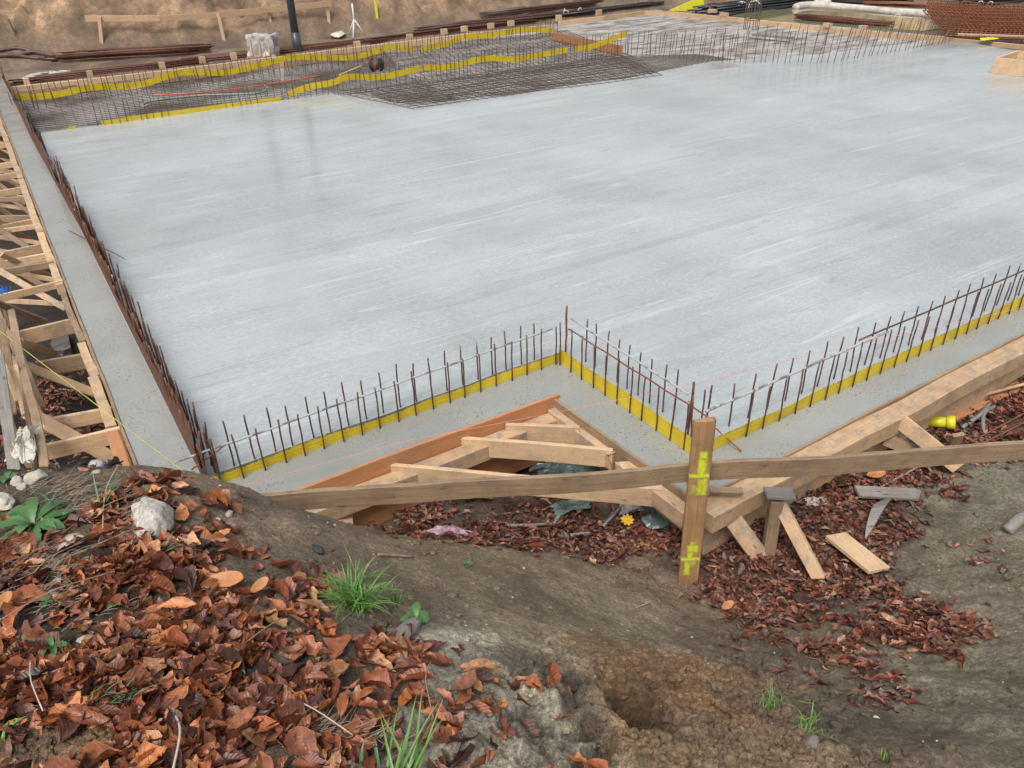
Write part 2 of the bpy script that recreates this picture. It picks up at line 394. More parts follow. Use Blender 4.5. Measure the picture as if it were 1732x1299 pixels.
# ------------------------------------------------------------------ terrain
ctrl = [(0,1299,1.15),(250,1299,1.12),(500,1299,1.1),(750,1299,1.03),(950,1299,.92),(1100,1299,.82),(1300,1299,.66),(1500,1299,.52),(1732,1299,.50),
 (-300,1600,1.2),(400,1750,1.25),(900,1750,1.15),(1400,1700,.95),(2000,1600,.8),(-500,1200,1.2),(-500,950,1.1),(-300,800,.95),(2000,1200,.4),(2100,1000,.0),(2200,850,-.3),
 (0,1050,1.1),(250,1050,1.05),(450,1050,.98),(650,1100,.9),(850,1100,.70),(1000,1150,.58),(1200,1150,.28),(1350,1150,.06),(1500,1150,.04),(1732,1150,.12),
 (0,900,1.03),(200,900,.98),(400,930,.84),(600,980,.68),(800,1000,.38),(1000,1050,.10),(1100,1060,-.1),
 (0,800,.95),(150,795,.9),(300,802,.80),(400,826,.71),(450,840,.62),(500,858,.53),(600,888,.36),(700,910,.18),(850,932,-.06),(1000,952,-.25),(1130,985,-.36),(1163,985,-.36),(1190,950,-.38),
 (1215,985,-.36),(1350,990,-.46),(1500,990,-.38),(1732,990,-.22),(1250,1060,-.3),(1450,1060,-.2),(1650,1060,-.08),
 (1250,900,-.40),(1400,890,-.40),(1600,870,-.42),(1732,850,-.36),(1732,720,-.45),(1550,740,-.40),(1850,640,-.45),(1400,800,-.40),
 (700,868,-.40),(850,880,-.40),(1000,905,-.40),(1100,920,-.40),(900,800,-.40),(560,850,-.42)]
CP = [tuple(at(*c)) for c in ctrl]
for (x, y, z) in [(0,800,.95),(150,795,.9),(300,802,.80),(-300,800,.95),(400,826,.71),(480,852,.55)]:
    p = at(x, y, z); CP.append((p.x-.1, p.y+.28, z-.35)); CP.append((p.x-.2, p.y+.62, -.5))
for (x, y) in [(235,790),(100,560),(0,400),(-200,600),(-400,500),(350,800),(600,500),(1200,400),(1800,300)]:
    p = at(x, y, 0); CP.append((p.x, p.y, -.5))
CP = np.array(CP)
def tps_fit(P):
    n = len(P); d = np.hypot(P[:, None, 0]-P[None, :, 0], P[:, None, 1]-P[None, :, 1]); K = np.where(d > 0, d*d*np.log(d+1e-9), 0)+np.eye(n)*.004
    A = np.zeros((n+3, n+3)); A[:n, :n] = K; A[:n, n] = 1; A[:n, n+1:] = P[:, :2]; A[n, :n] = 1; A[n+1:, :n] = P[:, :2].T
    return np.linalg.solve(A, np.r_[P[:, 2], 0, 0, 0])
TW = tps_fit(CP)
def ground(x, y, fine=True):
    x = np.asarray(x, float); y = np.asarray(y, float); z = np.full(x.shape, TW[-3])+TW[-2]*x+TW[-1]*y
    for (cx, cy, _), wt in zip(CP, TW):
        r2 = (x-cx)**2+(y-cy)**2; z = z+wt*.5*r2*np.log(r2+1e-12)
    z = np.clip(z, -.52, 1.5); 
    t = np.clip((y-3.55)/.35, 0, 1)   # everything beyond the trench lip is excavated
    slabzone = (x < 1.6) & (y > 3.9)
    z = np.where(slabzone, np.minimum(z, -.5), z)
    if fine:
        z = z+.035*fbm(x*2.2, y*2.2, 4, 3)
        # smooth slope vs rough parts
        px, py = proj(np.stack([x, y, z], -1))
        smooth = np.exp(-(((px-850)/330)**2+((py-990-(px-800)*.16)/85)**2))
        z = z+(.020*fbm(x*11, y*11, 4, 9)+.006*fbm(x*45, y*45, 3, 19))*(1-.85*smooth)
        # churned mud in the middle foreground
        rough = np.exp(-(((px-960)/260)**2+((py-1230)/110)**2))
        wx = x+.09*fbm(x*5, y*5, 4, 81); wy = y+.09*fbm(x*5, y*5, 4, 82)
        z = z+rough*(.24*(.22-np.abs(fbm(wx*5, wy*8, 5, 55)))+.075*fbm(wx*13, wy*20, 4, 56)+.012*fbm(x*60, y*60, 2, 57))
        clod = np.exp(-(((px-1270)/200)**2+((py-1220)/90)**2))
        z = z+clod*(.07*(.2-np.abs(fbm(wx*9, wy*9, 5, 58)))+.022*(.5-worley(wx*30, wy*30, 8))+.010*(.5-worley(x*62, y*62, 6)))
        sandc = np.exp(-(((px-230)/150)**2+((py-1265)/60)**2))
        z = z+sandc*.012*(.5-worley(x*60, y*60, 2))
        r = np.hypot(x-HOLE.x, (y-HOLE.y))*(1+.25*fbm(x*7, y*7, 3, 77)); z = z-.17*np.exp(-(r/.10)**4)+.04*np.exp(-((r-.155)/.045)**2)
        r = np.hypot(x-HOLE2.x, (y-HOLE2.y)); z = z+.03*np.exp(-(r/.09)**2)
        # tyre-like ruts on the right track
        q = (x*.35+y)*1.0
        trk = np.clip((px-1350)/200, 0, 1)*np.clip((py-900)/80, 0, 1)
        z = z+trk*(.012*np.sin(q*15+4*fbm(x*2, y*2, 3, 33))+.035*fbm(x*4, y*6, 5, 35)-.03*np.clip(fbm(x*4, y*7, 4, 36)-.15, 0, 1))
        # ridge with leaves (right)
    return z
def base_at(x, y, z=.4):
    for _ in range(8): p = at(x, y, z); z = float(ground(np.array([p.x]), np.array([p.y]), False)[0])
    return at(x, y, z)
HOLE = base_at(1092, 1212); HOLE2 = base_at(1160, 1135)
colctrl = [(0,950,.5,(.060,.045,.032)),(100,1050,1,(.055,.042,.030)),(300,1150,1,(.06,.045,.032)),(150,830,.9,(.11,.085,.062)),(330,830,.8,(.17,.13,.092)),(500,900,.6,(.165,.127,.092)),
 (600,1050,.8,(.12,.092,.068)),(600,1200,1,(.07,.052,.038)),(750,950,.3,(.205,.165,.115)),(900,1020,.3,(.205,.17,.12)),(1050,1060,0,(.20,.168,.12)),(700,1060,.5,(.15,.118,.085)),
 (790,1150,.7,(.36,.34,.285)),(860,1220,.8,(.37,.345,.29)),(900,1165,.6,(.20,.165,.125)),(820,1270,.8,(.33,.31,.26)),(950,1290,.6,(.34,.32,.265)),(900,1240,.6,(.22,.185,.145)),(950,1170,.5,(.26,.215,.16)),(1000,1250,.6,(.17,.14,.105)),(900,1290,.7,(.22,.20,.16)),
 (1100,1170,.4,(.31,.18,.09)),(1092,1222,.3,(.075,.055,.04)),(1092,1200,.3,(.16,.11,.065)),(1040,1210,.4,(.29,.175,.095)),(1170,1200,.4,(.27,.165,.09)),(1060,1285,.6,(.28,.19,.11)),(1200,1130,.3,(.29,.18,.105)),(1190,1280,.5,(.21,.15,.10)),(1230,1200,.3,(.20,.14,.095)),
 (1280,1200,.3,(.17,.125,.088)),(1250,1100,0,(.14,.11,.082)),(1400,1230,.2,(.125,.103,.078)),(1500,1170,.1,(.155,.137,.10)),(1650,1150,.1,(.16,.143,.105)),(1700,1270,.2,(.15,.135,.10)),
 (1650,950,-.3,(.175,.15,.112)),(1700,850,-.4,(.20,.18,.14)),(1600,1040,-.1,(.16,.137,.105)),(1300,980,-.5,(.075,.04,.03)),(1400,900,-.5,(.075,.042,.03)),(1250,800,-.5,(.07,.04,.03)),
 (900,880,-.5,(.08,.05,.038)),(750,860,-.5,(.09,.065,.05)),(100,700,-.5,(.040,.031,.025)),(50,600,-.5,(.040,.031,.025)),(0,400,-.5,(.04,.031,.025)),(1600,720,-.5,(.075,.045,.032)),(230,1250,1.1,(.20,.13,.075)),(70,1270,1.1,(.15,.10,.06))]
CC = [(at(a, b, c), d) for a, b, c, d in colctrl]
def soilcol(x, y):
    wx = x+.10*fbm(x*5, y*5, 4, 51); wy = y+.10*fbm(x*5, y*5, 4, 61)
    num = np.zeros(x.shape+(3,)); den = np.zeros(x.shape)
    for p, c in CC:
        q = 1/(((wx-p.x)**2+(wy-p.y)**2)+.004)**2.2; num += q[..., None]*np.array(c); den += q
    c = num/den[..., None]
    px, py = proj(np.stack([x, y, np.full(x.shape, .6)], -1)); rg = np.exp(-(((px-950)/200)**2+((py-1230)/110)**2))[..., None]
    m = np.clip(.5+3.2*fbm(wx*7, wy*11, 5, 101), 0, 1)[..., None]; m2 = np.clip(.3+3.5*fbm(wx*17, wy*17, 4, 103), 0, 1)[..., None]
    c = c*(1-rg)+rg*(c*(.42+.95*m)*(.7+.4*m2))  # putty against dark mud; the darks also paint shade into the churned relief
    return c*np.array([1.42, 1.37, 1.26])*(.85+.5*np.clip(.5+fbm(x*3, y*3, 4, 63), 0, 1))[..., None]
def grid_obj(name, xs, ys, zf, mat, cf=None):
    X, Y = np.meshgrid(xs, ys); Z = zf(X, Y); nx, ny = len(xs), len(ys)
    co = np.stack([X, Y, Z], -1).reshape(-1, 3)
    i = (np.arange(ny-1)[:, None]*nx+np.arange(nx-1)[None, :]).ravel()
    fa = np.stack([i, i+1, i+nx+1, i+nx], -1)
    return np_mesh(name, co, fa, mat, {'soil': cf(X, Y).reshape(-1, 3)} if cf else None)
def np_mesh(name, co, fa, mat, cols=None, smooth=True):
    me = bpy.data.meshes.new(name); nv, nf = len(co), len(fa); k = fa.shape[1]
    me.vertices.add(nv); me.vertices.foreach_set('co', np.ascontiguousarray(co, dtype=np.float32).ravel())
    me.loops.add(nf*k); me.loops.foreach_set('vertex_index', fa.astype(np.int32).ravel())
    me.polygons.add(nf); me.polygons.foreach_set('loop_start', np.arange(0, nf*k, k, dtype=np.int32)); me.polygons.foreach_set('loop_total', np.full(nf, k, dtype=np.int32))
    me.update(calc_edges=True)
    if smooth: me.polygons.foreach_set('use_smooth', np.ones(nf, bool))
    for n, c in (cols or {}).items():
        if c.shape[1] == 3:
            a = me.color_attributes.new(n, 'FLOAT_COLOR', 'POINT'); a.data.foreach_set('color', np.c_[c, np.ones(nv)].astype(np.float32).ravel())
        else:
            a = me.attributes.new(n, 'FLOAT_VECTOR', 'POINT'); a.data.foreach_set('vector', np.c_[c, np.zeros(nv)].astype(np.float32).ravel())
    if mat: me.materials.append(mat)
    return link(bpy.data.objects.new(name, me))
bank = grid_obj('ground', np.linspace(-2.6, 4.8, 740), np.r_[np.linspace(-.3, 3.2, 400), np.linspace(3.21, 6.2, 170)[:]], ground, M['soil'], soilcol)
tag(bank, kind='structure')
def sdl(x, y, p, q):     # signed distance to the left of the line p -> q
    d = (q-p).normalized(); return (x-p.x)*-d.y+(y-p.y)*d.x
FB0, FB1, FB2, FB3 = at(20, 148), at(945, 36), at(1090, 16), at(1732, 75)
BF0, BF1 = at(0, 112, -.1), at(1000, 26, -.1)
def coarse(x, y):
    s1 = sdl(x, y, FB0, FB1); s2 = sdl(x, y, FB2, FB3); up = np.clip((np.maximum(s1, np.where(x > 3, s2, -1))-.05)/.3, 0, 1)
    bk = np.clip(sdl(x, y, BF0, BF1), 0, 99); hill = 3.4*(1-np.exp(-bk*.30))
    z = -.56+.44*up+.05*fbm(x*1.5, y*1.5, 4, 5)
    n = fbm(x*.55, y*.55, 5, 12); n2 = fbm(x*2.1, y*2.1, 4, 15)
    return z+hill*(1+.35*n)+np.clip(bk, 0, 1)*(.30*n+.28*n2+.22*(.5-worley(x*1.3, y*1.3, 7))+.2*(.5-worley(x*3.1, y*3.1, 9))+.25*fbm(x*4.5, y*4.5, 3, 19))
def mudcol(x, y):
    bk = np.clip(sdl(x, y, BF0, BF1)/.8, 0, 1)[..., None]; s1 = np.clip(np.maximum(sdl(x, y, FB0, FB1), np.where(x > 3, sdl(x, y, FB2, FB3), -1))*2, 0, 1)[..., None]
    n = np.clip(.5+fbm(x*.28, y*.28, 4, 91)*1.3, 0, 1)[..., None]; m = np.clip(.5+fbm(x*1.2, y*1.2, 4, 95)*1.5, 0, 1)[..., None]
    deep = np.array([.045, .034, .027]); flat = np.array([.26, .185, .125])*(1-m)+np.array([.13, .09, .062])*m
    hill = np.array([.47, .30, .175])*n+np.array([.22, .145, .085])*(1-n); m3 = np.clip(.5+2.2*fbm(x*2.6, y*2.6, 4, 97), 0, 1)[..., None]; hill = hill*(.6+.55*m)*(.6+.7*m3)
    return deep*(1-s1)+s1*(flat*(1-bk)+hill*bk)
tag(grid_obj('excavation_floor', np.linspace(-32, 34, 520), np.linspace(4.0, 60, 440), coarse, M['soil'], mudcol), kind='structure')
# land outside the pit, to the horizon
def outer(x, y):
    d = np.maximum(np.maximum(-14-x, x-22), np.maximum(-2-y, y-50)); z = np.clip(d*.5, 0, 3.0)-1.6
    return z+.5*fbm(x*.05, y*.05, 3, 8)
tag(grid_obj('land', np.linspace(-400, 400, 160), np.linspace(-400, 400, 160), outer, M['farsoil']), kind='structure')

# ------------------------------------------------------------------ slab
P = lambda L, z=0: [at(x, y, z) for x, y in L]
A1s, APEX, CORN, A2e = at(352, 827), at(945, 612), at(1180, 772), at(1900, 438)
Ls, Lfar = at(352, 827), at(5, 130)
FWn, FWm, FWf = at(235, 790), at(92, 400), at(3, 195)
fwd = (FWf-FWn).normalized(); FWfar = FWn+fwd*14.5
TRI1 = at(938, 672); CO = at(1178, 845); T1 = at(1732, 562); tdir = (T1-CO).normalized(); T1e = CO+tdir*6
tdir2 = (at(500, 833)-TRI1).normalized()
# front-left outer corner, hidden by the earth bank: where the front-left edge meets the left formwork
def isect(p, d, q, e):
    k = d.x*e.y-d.y*e.x; t = ((q.x-p.x)*e.y-(q.y-p.y)*e.x)/k; return p+d*t
FL = isect(TRI1, tdir2, FWn, fwd)
def prism(name, outline, z0, z1, mat, kind='structure'):
    bm = bmesh.new(); vs = [bm.verts.new((p.x, p.y, z1)) for p in outline]; f = bm.faces.new(vs)
    r = bmesh.ops.extrude_face_region(bm, geom=[f])
    for v in [g for g in r['geom'] if isinstance(g, bmesh.types.BMVert)]: v.co.z = z0
    bmesh.ops.recalc_face_normals(bm, faces=bm.faces[:]); 
    bmesh.ops.triangulate(bm, faces=[g for g in bm.faces if len(g.verts) > 4])
    o = bm_obj(name, bm, mat)
    if kind: tag(o, kind=kind)
    return o
edge_far = []
for x, y in [(1990,100),(1732,88),(1640,72),(1580,70),(1500,77),(1440,84),(1400,92),(1330,92),(1270,100),(1200,104),(1150,112),(1110,121),(1060,132),(1000,140),(950,147),(900,155),(850,160),(800,164),(745,172),(700,176),(660,172),(620,160),(560,160),(500,168),(400,178),(300,190),(165,213),(60,226)]:
    p = at(x, y); edge_far.append(p+Vector((random.uniform(-.06, .06), random.uniform(-.08, .08), 0)))
slab = prism('concrete_slab', [A1s, APEX, CORN, A2e]+edge_far[::1], -.28, 0, M['slab'])
led = [FL, TRI1, CO, T1e, A2e, CORN, APEX, A1s, at(60, 226), Lfar, FWfar]
prism('concrete_ledge', led, -.282, -.003, M['ledge'])
# poured but unfinished concrete and blinding under the far mats
prism('fresh_concrete', [at(775, 172, -.12), at(1110, 128, -.12), at(1420, 92, -.12), at(1640, 74, -.12), at(1560, 60, -.12), at(1300, 36, -.12), at(1110, 18, -.12), at(940, 42, -.12), at(640, 78, -.12), at(690, 130, -.12)], -.34, -.09, M['fresh'])
bl = NB('wet_blinding'); v = bl.coord(); n = bl.noise(v, .7, 6, .65)
bl.col(bl.ramp(n, [(.38, (.075, .05, .038)), (.48, (.16, .145, .13)), (.6, (.34, .34, .33))])); bl.rough(bl.ramp(n, [(.4, .6), (.6, .25)])); bl.bump(bl.noise(v, 6, 5, .7), .6, .04)
prism('blinding_layer', [at(20, 232, -.2), at(700, 200, -.2), at(1100, 140, -.2), at(1100, 60, -.2), at(940, 50, -.2), at(0, 160, -.2)], -.36, -.2, bl.m)

# ------------------------------------------------------------------ yellow joint sheets + bars
def strip(name, pts, hgt, mat, label, cat='joint sheet', base_z=0.0, splat=.25, bend=0.0, seam=True):
    """upright thin sheet following pts (bottom edge), with two pressed creases"""
    pth = []; 
    for a, b in zip(pts[:-1], pts[1:]):
        n = max(2, int((b-a).length/.03)); pth += [a.lerp(b, i/n) for i in range(n)]
    pth.append(pts[-1])
    # round the corners a little
    for _ in range(3): pth = [pth[0]]+[(pth[i-1]+pth[i]*2+pth[i+1])/4 for i in range(1, len(pth)-1)]+[pth[-1]]
    o = pts[0].copy(); rows = [0, .3, .34, .38, .62, .66, .70, 1]; bul = [0, 0, .5, 0, 0, .5, 0, 0]
    co = []; sp = []; fa = []; n = len(pth); nr = len(rows); s = 0; rr = random.uniform(0, 50)
    for side in (1, -1):
        s = 0
        for i, p in enumerate(pth):
            t = (pth[min(i+1, n-1)]-pth[max(i-1, 0)]); nn = Vector((-t.y, t.x, 0)).normalized(); s += (p-pth[max(i-1, 0)]).length
            wob = .006*mnoise.noise(Vector((s*2.2, rr, 0)))+bend*mnoise.noise(Vector((s*.9, rr, 4)))
            top = 1+.05*mnoise.noise(Vector((s*3, rr, 8)))
            for r_, b_ in zip(rows, bul):
                lean = wob*r_*3
                q = p+nn*(lean+side*.0012-b_*.003)+Vector((0, 0, hgt*r_*top)); co.append(q-o)
                e = (.34 if r_ > .9 else 0)*(1 if splat > 0 else 0)+splat*(.3+mnoise.noise(Vector((s*1.3, rr, 2))))*(.55+r_*.35)
                sp.append((e, 0, 0))
    N = n*nr
    for i in range(n-1):
        for j in range(nr-1):
            a = i*nr+j; fa.append((a, a+nr, a+nr+1, a+1)); b = N+a; fa.append((b, b+1, b+nr+1, b+nr))
        a = i*nr; fa.append((a, N+a, N+a+nr, a+nr)); a = i*nr+nr-1; fa.append((a, a+nr, N+a+nr, N+a))
    me_o = mesh_obj(name, co, fa, mat, Matrix.Translation(o), smooth=False)
    ca = me_o.data.color_attributes.new('splat', 'FLOAT_COLOR', 'POINT')
    ca.data.foreach_set('color', np.c_[np.array(sp), np.ones(len(sp))].astype(np.float32).ravel())
    return tag(me_o, label, cat)
SH = .125
strip('joint_sheet', [at(352, 826), APEX], .080, M['yellow'], 'yellow joint sheet with grey cement splashes along the front left slab edge', splat=.85)
strip('joint_sheet', [APEX+Vector((.01, -.01, 0)), at(1174, 772)], .112, M['yellow'], 'clean yellow joint sheet of the short return between the two slab corners', splat=.06)
strip('joint_sheet', [CORN+Vector((.02, .004, 0)), A2e], .092, M['yellow'], 'long yellow joint sheet rising to the right edge of the photo', splat=.12)
# bars: prototypes
def bar_mesh(h, r, seg=7):
    n = 6; pts = [Vector((.0015*math.sin(i*1.3), .0015*math.cos(i*2.1), h*i/n-.05*(i == 0))) for i in range(n+1)]
    bm = tube_bm(pts, r, seg); me = bpy.data.meshes.new('starter_bar'); bm.to_mesh(me); bm.free(); me.polygons.foreach_set('use_smooth', [True]*len(me.polygons)); return me
BM = {}
for h in (.30, .34, .38, .42, .50, .60):
    me = bar_mesh(h, .0052); me.materials.append(M['rebar']); BM[h] = me
bar_count = 0
def bar(p, h, label, group, lean=(0, 0), s=1.0, mat=None):
    global bar_count; bar_count += 1
    key = min(BM, key=lambda k: abs(k-h)); me = BM[key]
    if mat:
        kk = (key, mat)
        if kk not in BM2:
            m2 = me.copy(); m2.materials.clear(); m2.materials.append(M[mat]); BM2[kk] = m2
        me = BM2[kk]
    o = bpy.data.objects.new('starter_bar', me)
    Mx = Matrix.Translation(p)@Matrix.Rotation(lean[0], 4, 'X')@Matrix.Rotation(lean[1], 4, 'Y')@Matrix.Rotation(random.uniform(0, 6), 4, 'Z')@Matrix.Diagonal((s, s, h/key, 1))
    return tag(link(o, Mx), label, 'steel bar', group)
BM2 = {}
def bars_line(p, q, n, h, off, label, group, jit=.008, lean=.03, t0=0.0, t1=1.0, hj=.02, mat=None):
    for i in range(n):
        t = t0+(t1-t0)*i/(n-1); d = (q-p).normalized()
        b = p.lerp(q, t)+off+d*random.uniform(-jit, jit)
        bar(b, h+random.uniform(-hj, hj), label, group, (random.gauss(0, lean), random.gauss(0, lean)), mat=mat)
a_dir = (APEX-A1s).normalized(); a_n = Vector((-a_dir.y, a_dir.x, 0)); b_dir = (CORN-APEX).normalized(); b_n = Vector((b_dir.y, -b_dir.x, 0))*-1
c_dir = (A2e-CORN).normalized(); c_n = Vector((-c_dir.y, c_dir.x, 0))
if b_n.x < 0: b_n = -b_n
bars_line(A1s, APEX, 20, .315, a_n*-.018, 'rusty upright bar in the outer row against the front left yellow sheet', 'outer bars along the front left edge', t0=.03, t1=.985, lean=.010)
bars_line(A1s, APEX, 20, .31, a_n*.13, 'rusty upright bar in the inner row behind the front left yellow sheet', 'inner bars along the front left edge', t0=.03, t1=.95, lean=.010)
bars_line(APEX, CORN, 11, .33, b_n*-.018, 'rusty upright bar in front of the short yellow return sheet', 'outer bars along the short return', t0=.03, t1=.93, lean=.012)
bars_line(APEX, CORN, 11, .35, b_n*.16, 'rusty upright bar standing in the slab behind the short yellow return sheet', 'inner bars along the short return', t0=.08, t1=.9, lean=.012)
A2s_ = CORN.lerp(A2e, .075)
bars_line(A2s_, A2e, 34, .33, c_n*-.018, 'rusty upright bar in front of the long right yellow sheet', 'outer bars along the long right edge', lean=.014)
bars_line(A2s_, A2e, 30, .33, c_n*.12, 'rusty upright bar in the slab behind the long right yellow sheet', 'inner bars along the long right edge', lean=.016)
bar(at(957, 612), .45, 'tallest rusty bar standing at the inner slab corner', None, (0, 0), 1.5, 'rebar_orange')
bar(at(1162, 745), .42, 'thick rusty bar left of the spray-marked stake', None, (0, .01), 1.3, 'rebar')
bar(at(1168, 752), .36, 'leaning rusty bar touching the thick one left of the spray-marked stake', None, (.03, -.06), 1.1, 'rebar_orange')
bar(at(1190, 735), .36, 'short rusty bar right behind the top of the spray-marked stake', None, (0, .04), 1.2, 'rebar')
# horizontal tie bars
def rod(name, p, q, r, mat, label, cat='steel bar', sag=0):
    n = 14; pts = [p.lerp(q, i/n)+Vector((0, 0, -sag*4*(i/n)*(1-i/n)))+Vector((0, 0, .003*math.sin(i*1.7))) for i in range(n+1)]
    return tag(tube(name, pts, r, mat), label, cat)
Z = Vector((0, 0, 1))
rod('tie_bar', A1s-a_dir*.12+a_n*.07+Z*.20, APEX-a_dir*.01+a_n*.07+Z*.245, .007, M['white_bar'], 'cement-whitened horizontal bar tied along the front left row of bars')
rod('tie_bar', APEX+b_dir*-.03+b_n*.13+Z*.30, CORN-b_dir*.25+b_n*.13+Z*.265, .0075, M['white_bar'], 'upper pale horizontal bar tied along the short return')
rod('tie_bar', APEX+b_dir*.02+b_n*.07+Z*.255, CORN+b_dir*.02+b_n*.07+Z*.245, .0055, M['rebar_orange'], 'lower horizontal bar tied along the short return')
rod('tie_bar', A2s_-c_dir*.28+c_n*.08+Z*.235, A2s_.lerp(A2e, .30)+c_n*.08+Z*.25, .0085, M['white_bar'], 'pale horizontal bar at the near end of the long right row')
rod('tie_bar', A2s_.lerp(A2e, .24)+c_n*.10+Z*.262, A2e+c_n*.10+Z*.25, .0065, M['rebar'], 'dark horizontal bar tied along the far part of the long right row')
rod('loose_bar', at(1196, 712, .10), at(1254, 763, .012), .005, M['rebar_orange'], 'thin rusty rod lying slantwise right of the spray-marked stake')

# left edge: rusty sheet and dense double row
l_dir = (Lfar-Ls).normalized(); l_n = Vector((l_dir.y, -l_dir.x, 0)); LL = (Lfar-Ls).length
rs = strip('joint_sheet', [Ls, Ls.lerp(Lfar, .3)+l_n*.02, Ls.lerp(Lfar, .6)-l_n*.03, Lfar], .29, M['rust_sheet'], 'dark brown rusted sheet standing along the left slab edge', bend=.03, splat=0)
lab = 'rusty bar in the dense double row along the left slab edge'
for i in range(66):
    t = (i*.115)/LL
    for s_ in (.022, .075):
        p = Ls+l_dir*(i*.115+random.uniform(-.02, .02))+l_n*s_
        bar(p, random.uniform(.28, .38), lab, 'bars of the dense left row', (random.gauss(0, .03), random.gauss(0, .04)), mat='rebar_orange' if s_ < .05 and random.random() < .5 else None)
bm = bmesh.new()
for i in range(66, 84):
    d_ = min(i*.135, LL)
    p = Ls+l_dir*d_+l_n*random.choice((.03, .07)); tube_bm([p-Z*.05, p+Z*random.uniform(.2, .28)+l_n*random.uniform(-.02, .02)], .006, 5, bm)
BUNCH = bm   # the rest of the bars joins the far ones below
rod('loose_bar', Ls.lerp(Lfar, .31)-l_n*.10+Z*.02, at(210, 437, .12), .004, M['rebar'], 'thin bent rod sticking out of the left row over the wet slab')
tie = rod('tie_wire', Ls+Z*.13+a_n*.05-a_dir*.05, A1s+a_dir*.18+a_n*.07+Z*.21, .005, M['rebar_orange'], 'rusty rod linking the left row to the front left tie bar')

# far rows
R2a, R2b = at(165, 213, 0), at(1062, 93, -.1); R2b.z = 0
R1a, R1b = at(30, 188, -.15), at(942, 64, -.15)
def far_row(p, q, n, h, hz, stuffbm, lean=0.03, leanvar=None):
    for i in range(n):
        t = i/(n-1); b = p.lerp(q, t)+Vector((random.uniform(-.03, .03), random.uniform(-.02, .02), hz)); l = leanvar(t) if leanvar else 0
        top = b+Vector((random.gauss(l, .02), random.gauss(0, .02), h+random.uniform(-.04, .04)))
        tube_bm([b, top], .0065, 5, stuffbm)
n2 = 58
for i in range(n2):      # nearest part of the middle row as single bars
    t = .0+.55*i/(n2-1); b = R2a.lerp(R2b, t); b.z = -.05
    bar(b+Vector((random.uniform(-.03, .03), 0, 0)), random.uniform(.36, .42), 'thin dark upright bar in the middle row crossing the far rebar mats', 'bars of the middle row', (random.gauss(0, .03), random.gauss(0, .04)), mat='rebar_far')
far_row(R2a.lerp(R2b, .56), R2b, 48, .5, -.1, bm)
far_row(R1a, R1b, 105, .46, 0, bm)
far_row(R1a+Vector((.05, -.18, 0)), R1b+Vector((.05, -.18, 0)), 40, .4, 0, bm)
R3a, R3b = at(1062, 96, -.1), at(1390, 107, 0); R3c = at(1605, 72, 0)
far_row(at(1062, 98, -.1), at(1230, 106, -.02), 22, .55, 0, bm, leanvar=lambda t: .02)
far_row(at(1222, 106, 0), at(1412, 107, 0), 19, .60, 0, bm, leanvar=lambda t: .04*t)
far_row(at(1420, 103, 0), at(1605, 72, 0), 26, .60, 0, bm, leanvar=lambda t: .10)
far_row(at(1100, 92, -.1), at(1600, 66, -.02), 30, .5, 0, bm, leanvar=lambda t: .06)
o = bm_obj('starter_bars', bm, M['rebar_far']); tag(o, 'many thin dark upright bars of the far rows beyond the wet slab', 'steel bars', kind='stuff')
# wavy yellow sheets of the far rows, following the bars
def wavy(pts, P_, Q_, hgt, mat, label, gaps=()):
    cp = [onplane(x, y, P_, Q_) for x, y in pts]; path = smooth_path(cp, 6); co = []; fa = []; o = path[0].copy(); sp = []
    nn = Vector((P_.y-Q_.y, Q_.x-P_.x, 0)).normalized()
    for sd_ in (0, 1):
        for i, p in enumerate(path):
            for r_ in (-.5, 0, .5): co.append(p-o+Z*hgt*r_+nn*(.012*math.sin(i*.35)+sd_*.003)); sp.append((.2*mnoise.noise(p*1.5), 0, 0))
    n = len(path)
    for i in range(n-1):
        for j in (0, 1):
            a = i*3+j; fa.append((a, a+3, a+4, a+1)); a += n*3; fa.append((a, a+1, a+4, a+3))
        a = i*3+2; fa.append((a, a+3, a+3+3*n, a+3*n)); a = i*3; fa.append((a, a+3*n, a+3+3*n, a+3))
    ob = mesh_obj('joint_sheet', co, fa, mat, Matrix.Translation(o), smooth=False)
    ca = ob.data.color_attributes.new('splat', 'FLOAT_COLOR', 'POINT'); ca.data.foreach_set('color', np.c_[np.array(sp), np.ones(len(sp))].astype(np.float32).ravel())
    tag(ob, label, 'joint sheet'); return ob
wavy([(28,163),(60,164),(110,157),(150,148),(210,146),(250,140),(305,123),(380,123),(430,112),(495,97),(580,98),(620,92),(660,80),(700,83)], R1a, R1b, .115, M['yellow'], 'wavy yellow sheet hanging in the farthest row of bars, left of its gap')
wavy([(712,83),(750,76),(790,62),(830,60),(880,50),(910,51),(936,52)], R1a, R1b, .115, M['yellow'], 'short wavy yellow sheet in the farthest row of bars, right of its gap')
wavy([(172,209),(250,197),(300,190),(370,181),(430,173),(475,167)], R2a, R2b, .075, M['yellow'], 'low yellow sheet half sunk in the concrete at the back left of the wet slab')
wavy([(486,161),(520,148),(560,140),(590,130),(640,131),(680,123),(712,115)], R2a, R2b, .11, M['yellow'], 'yellow sheet rising out of the slab edge beside the cable reel')
wavy([(717,114),(760,113),(820,99),(870,100),(920,92),(960,84)], R2a, R2b, .11, M['yellow'], 'yellow sheet sagging along the middle of the dark rebar mats')
wavy([(973,83),(1000,79),(1030,68),(1059,56)], R2a, R2b, .115, M['yellow'], 'yellow sheet ending at the orange timber, above the far rebar mats')
wavy([(113,219),(128,216)], at(60, 224), at(165, 213), .05, M['yellow'], 'tiny yellow sheet stub in the far left corner of the slab')

